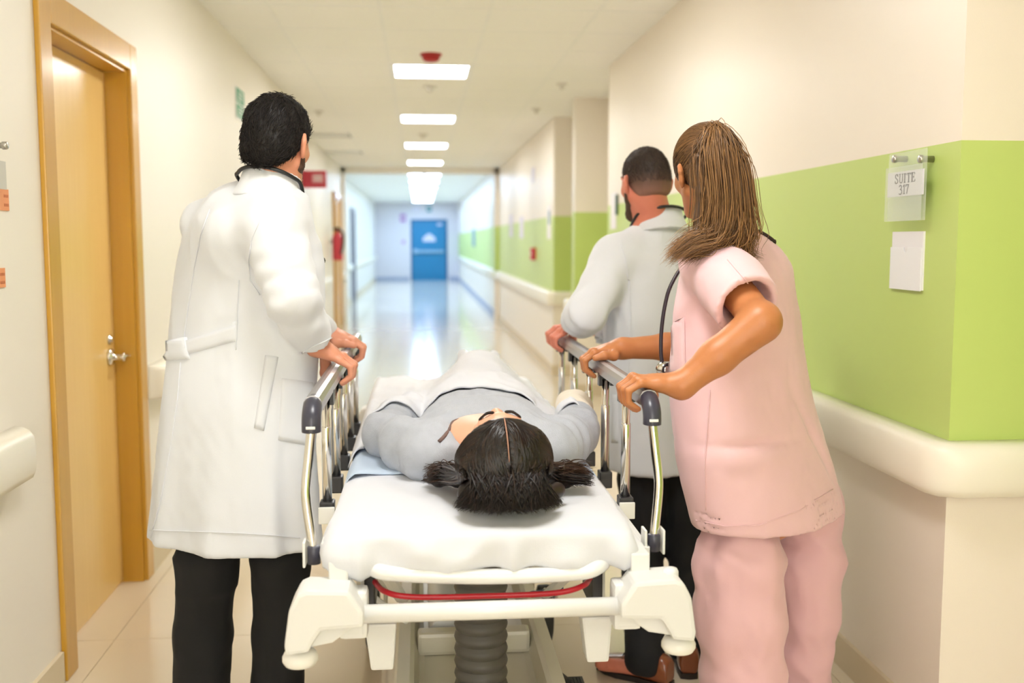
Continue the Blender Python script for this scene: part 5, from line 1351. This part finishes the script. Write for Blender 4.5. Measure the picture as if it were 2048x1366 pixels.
    back = conform(T, [ct_+Rn @ np.array([.085*math.cos(a), .078*math.sin(a), .03]) for a in np.linspace(math.radians(200), math.radians(350), 9)], .008)
    rt = [neck+fr_ @ np.array(q) for q in ((.09, .05, -.03), (.09, .11, -.10), (.08, .15, -.25))]
    part('tube', tubebm(catmull(path[::-1]+back+rt, 4), .0052, 10), mat('tube_plum', (44, 32, 44), .35), s_, True)
    e = W(1326, 738, 2.66)
    part('chest_piece', lathebm([(.006, -.012), (.017, -.008), (.019, .004), (.009, .011)], e, (-.5, -.8, .2), 20), m_chrome, s_, True)
    part('diaphragm_rim', tubebm([e+np.array([.016*math.cos(a)+.012, -.012+.006*math.cos(a), .016*math.sin(a)]) for a in np.linspace(0, 6.283, 17)[:-1]], .003, 8, closed=True), mat('tube_plum', (44, 32, 44), .35), s_, True)
nurse()

# ------------------------------------------------------------------ patient lying on the stretcher, head toward the camera
def patient():
    m_knit = mat('cardigan_grey_knit', (186, 191, 201), .9, var=.08, vscale=60, bump=.3, bscale=420, sheen=.2, stretch=(1, .35, 1))
    R0 = np.array([[1, 0, 0], [0, 0, -1], [0, 1, 0]], float)                   # right, face, crown
    R = R0 @ yawR(-3, 20, 3); xc = .168
    hc = np.array([.178, 2.272, .938]); hs = .96
    shL, shR = np.array([xc-.155, 2.52, .893]), np.array([xc+.155, 2.52, .893])
    elL, elR = np.array([-.100, 2.79, .888]), np.array([.425, 2.78, .890])
    wrL, wrR = np.array([-.030, 2.985, .925]), np.array([.455, 2.97, .915])
    fine = [[(hc[0]-.11, hc[0]+.11, .006)], [(hc[1]-.14, hc[1]+.13, .006)], [(.82, 1.06, .006)]]
    fd = Field((-.18, 2.12, .82), (.52, 4.1, 1.12), .012, fine)
    add_head(fd, hc, R, hs, True)
    fd.cone(hc+R @ np.array([0, -.015, -.05])*hs, (xc-.006, 2.49, .905), .048, .052, .03)
    fd.ell((xc, 2.58, .905), (.155, .13, .072), k=.04); fd.ell((xc-.02, 2.545, .925), (.11, .08, .052), k=.03)
    fd.chain([(xc, 2.65, .91), (xc, 2.95, .905), (xc+.01, 3.05, .905)], [.068, .062, .066], .05)
    for e, sh, el, wr in ((-1, shL, elL, wrL), (1, shR, elR, wrR)):
        fd.chain([sh, el, wr], [.045, .034, .024], .03)
        d = (wr-el)/np.linalg.norm(wr-el) if e < 0 else np.array([0, 1, .05]); sd = np.cross(d, [0, 0, 1.]); sd /= np.linalg.norm(sd)
        fd.cone(wr, wr+d*.05, .022, .026, .02)
        for k, l in zip((-.026, -.009, .009, .025), (.062, .072, .068, .052)):
            m = wr+d*.085+sd*k; fd.cone(wr+d*.03+sd*k*.6, m, .013, .0095, .008); fd.chain([m, m+d*l*.5+[0, 0, -.003], m+d*l+[0, 0, -.016]], [.0092, .0085, .0065], .003)
        fd.chain([wr+d*.02-sd*e*-.022, wr+d*.055-sd*e*-.042, wr+d*.085-sd*e*-.05], [.014, .011, .008], .01)
        hp = np.array([xc+.02+e*.08, 3.08, .905])
        fd.chain([hp, (xc+.03+e*.06, 3.45, .905), (xc+.045+e*.045, 3.80, .885)], [.075, .052, .038], .03)
        fd.cone((xc+.045+e*.045, 3.80, .875), (xc+.05+e*.06, 3.83, .975), .034, .022, .03)
    body = fieldobj('person', fd, SKIN_C, None, 1)
    tag(body, 'patient with long black hair lying on the stretcher in grey cardigan', 'person')
    face_bits(hc, R, hs, body)
    # cardigan
    cf = Field((-.22, 2.30, .815), (.56, 3.2, 1.08), .0075)
    st = [(2.45, xc, .893, .135, .045, 0), (2.50, xc, .900, .160, .066, 0), (2.58, xc, .906, .172, .085, 0), (2.72, xc, .912, .172, .092, 0), (2.88, xc, .908, .158, .088, 0), (3.12, xc+.01, .905, .155, .080, 0)]
    cf.loft(st, R=np.array([[1, 0, 0], [0, 0, 1], [0, 1, 0]]), k=.01, p=2.3)
    for sh, el, wr, e in ((shL, elL, wrL, -1), (shR, elR, wrR, 1)):
        cf.chain([sh, (sh+el)/2, el, (el+wr)/2, el+(wr-el)*(.92 if e < 0 else .55)], [.068, .060, .055, .048, .044], .04)
    cf.ell((xc-.036, 2.462, .985), (.078, .105, .075), k=.010, op='s'); cf.ell((xc+.0, 2.42, .97), (.075, .08, .075), k=.010, op='s')
    def kd(V):
        d = .006*ridge(V@np.array([[.8, .6, 0], [-.6, .8, 0], [0, 0, 1]]), (7, 16, 9))+.003*vnoise(V, (30, 30, 30))
        for el, wr, sh in ((elL, wrL, shL), (elR, wrR, shR)):
            a = (wr-el)/np.linalg.norm(wr-el); d = d+limb_wrinkle(V, el+(wr-el)*.45, a, .10, .0045, 170)+limb_wrinkle(V, sh+(el-sh)*.3, np.array([.8, .6, 0]), .12, .004, 120)
        return d
    car = fieldobj('cardigan', cf, m_knit, body, 2, kd)
    T = bvh(car)
    ps = [hit(T, *q, .002) for q in ((878, 884), (890, 872), (900, 856), (906, 845), (922, 840), (940, 843), (958, 848))]; ps = [p[0] for p in ps if p is not None]
    if len(ps) > 3: part('neckline_edge', tubebm(catmull(ps, 3), .0045, 8), mat('neckline_brown', (120, 98, 92), .8), car, True)
    # bandaged forearm
    bf = Field((.36, 2.80, .83), (.56, 3.2, 1.02), .006)
    d = wrR-elR; bf.chain([elR+d*.42, elR+d*.75, wrR+[0, .03, .008], wrR+[-.004, .10, .012]], [.046, .048, .050, .042], .02)
    bo = fieldobj('bandage', bf, mat('bandage_cream', (240, 230, 214), .9, bump=.3, bscale=500), body, 2, lambda V: .0025*np.sin((V[:, 1]+V[:, 0]*.5)*150)+.003*vnoise(V, (25, 25, 25)))
    # long hair
    L = lambda x, y, z: hc+R @ (np.array([x, y, z])*hs)
    V, Q = crown_hair(hc, R, hs, (.102, .114, .112), [((0, .012, .02), (0, .78, -.62), .010)], None, low=((0, -.04, -.01), (.078, .062, .075)), dn=.0015)
    core = Field((-.06, 2.06, .79), (.46, 2.55, 1.0), .007)
    zt = MT+.018
    core.chain([L(-.07, -.03, .02), (.085, 2.33, .875), (.04, 2.40, zt+.004), (.0, 2.43, zt)], [.022, .020, .012, .005], .02)
    core.chain([L(.07, -.03, .02), (.285, 2.32, .875), (.335, 2.36, zt+.006), (.39, 2.38, zt)], [.024, .022, .014, .005], .02)
    core.chain([L(-.05, -.05, .06), (.10, 2.20, .870), (.17, 2.165, .865), (.25, 2.175, .866), (.30, 2.23, .866)], [.020, .020, .021, .022, .020], .025)
    cv, cq = core.mesh(); cv = smooth_mesh(cv, cq, 2)
    g = np.random.RandomState(5); P = []; rr = []; tn = []
    C0 = np.array([0, -.012, .03]); RS = np.array([.112, .118, .117])
    def onhead(d, k=1.0):
        d = np.array(d)/np.linalg.norm(d); return L(*(C0+RS*d*k))
    for s in range(8500):
        e = -1 if g.rand() < .5 else 1; u = g.rand()
        a = math.radians(50+62*u)                                   # along the parting from hairline toward crown
        d0 = np.array([e*(.035+.10*g.rand()**2), math.cos(a), math.sin(a)])
        t = g.rand(); push = .15+.85*g.rand() if t >= .40 else 1.0
        if t < .40:    # sideways onto the mattress
            d1 = np.array([e*.95, -.25-.2*g.rand(), -.05+.5*u]); tip = np.array([.01+.06*g.rand(), 2.35+.10*g.rand(), zt+.004+.022*g.rand()]) if e < 0 else np.array([.31+.09*g.rand(), 2.30+.10*g.rand(), zt+.004+.026*g.rand()])
            mid = np.array([hc[0]+e*(.112+.02*g.rand()), 2.31+.06*g.rand(), .872+.02*g.rand()])
        else:          # back over the crown toward the camera
            d1 = np.array([e*(.02+.93*g.rand())*(.3+.7*push), -.30-.40*g.rand(), .74]); th = math.pi*(.04+.92*g.rand()); rho = .45+.55*g.rand()**.6
            tip = np.array([.186+.120*math.cos(th)*rho+e*.004, 2.192-.096*math.sin(th)*rho, zt-.004+.045*(1-rho)+.014*g.rand()])
            hd = onhead(d1, 1.0); mid = hd*.5+tip*.5+np.array([0, -.020*math.sin(th), .004])
        pts = []
        for x in (0, .25, .5, .75, 1.0):
            d = d0*(1-x)+d1*x+np.array([e*.62*push, .14, .12])*math.sin(math.pi*x)*.8; pts.append(onhead(d, 1.005+.03*g.rand()*x))
        pts += [mid+g.randn(3)*.004, tip]
        P.append(np.array(catmull(pts, 3))); rr.append(.0014); tn.append(min(1, max(0, g.rand()**3*.45+(.35 if t < .40 and g.rand() < .6 else 0)*g.rand())))
    for s in range(len(P)):
        if s % 9 == 0: rr[s] = .0042                              # thicker locks between the fine hairs
    for s in range(500):                                          # loose brown ends spread on the sheet
        e = -1 if g.rand() < .45 else 1
        a = np.array([.085, 2.38, .872]) if e < 0 else np.array([.30, 2.34, .875]); b = np.array([.0+.05*g.rand(), 2.40+.06*g.randn()*.5, zt+.008+.03*g.rand()]) if e < 0 else np.array([.36+.05*g.rand(), 2.34+.07*g.rand(), zt+.008+.035*g.rand()])
        a = a+g.randn(3)*.012; P.append(np.array(catmull([a, (a+b)/2+g.randn(3)*.008+[0, 0, .008], b], 4))); rr.append(.0010); tn.append(.5+.5*g.rand())
    V0 = np.concatenate([V, cv]); Q0 = np.concatenate([Q, cq+len(V)])
    hairobj('hair', (V0, Q0), strands(P, rr, n=4, tint=tn), H_LONG, body)
    part('hair_parting', tubebm([onhead((0.0, math.cos(math.radians(a)), math.sin(math.radians(a))), 1.008) for a in range(46, 104, 4)], [.0007]+[.0014]*10+[.0010]*3+[.0005], 8), mat('scalp', (196, 146, 122), .6), body, True)
    return T, bvh(body)
TCAR, TPAT = patient()

# white blanket over her legs and hips
def blanket():
    xc = .168
    def z(x, y):
        hgt = np.interp(y, [2.80, 2.95, 3.1, 3.3, 3.55, 3.72, 3.80, 3.92, 4.05, 4.25], [.155, .175, .165, .135, .120, .140, .150, .12, .03, .0])
        w = np.interp(y, [2.8, 3.0, 3.2, 3.6, 3.8, 4.0, 4.2], [.20, .205, .20, .16, .14, .14, .14]); c = np.interp(y, [2.8, 3.2, 3.8], [xc, xc+.01, xc+.055])
        b = math.exp(-abs((x-c)/w)**3.0)
        # arms lifting the cloth at the sides
        arm = .055*math.exp(-((x+.05)/.07)**2-((y-2.98)/.14)**2)
        return MT+.022+max(hgt*b, arm)
    def fz(u, v):
        s = (u-.5)*2; y = 2.86+1.38*v
        front = .05*math.cos(s*2.2)-.02+.012*math.sin(7*s+1); y = y+front*(1-v)*1.2-(abs(s) > .62)*(1-v)*.0
        x = MX+s*(MH+.006)
        zz = z(x, y); under = MT+.02
        for tr in (TCAR, TPAT):
            h = tr.ray_cast(Vector((x, y, 1.4)), Vector((0, 0, -1)))
            if h[0] is not None: under = max(under, h[0].z+.012)
        k = min(1, v/.10); k = k*k*(3-2*k); zz = max(zz, under)*k+under*(1-k)
        p = np.array([[x, y, zz]])
        wr = .010*float(ridge(p@np.array([[.75, .66, 0], [-.66, .75, 0], [0, 0, 1]]), (5, 11, 4))[0])+.006*float(vnoise(p, (16, 9, 9))[0])+.004*float(ridge(p, (20, 7, 5))[0])
        edge = max(0, abs(s)-.9)/.1
        return x, y, max(zz+wr*(1-.6*edge)*(.25+.75*k), MT+.016)-.05*edge**2
    cover('blanket', 0, 0, 0, 0, fz, m_sheet, 110, 150, .006, 'rumpled white blanket covering the legs of the patient', 'blanket')
blanket()
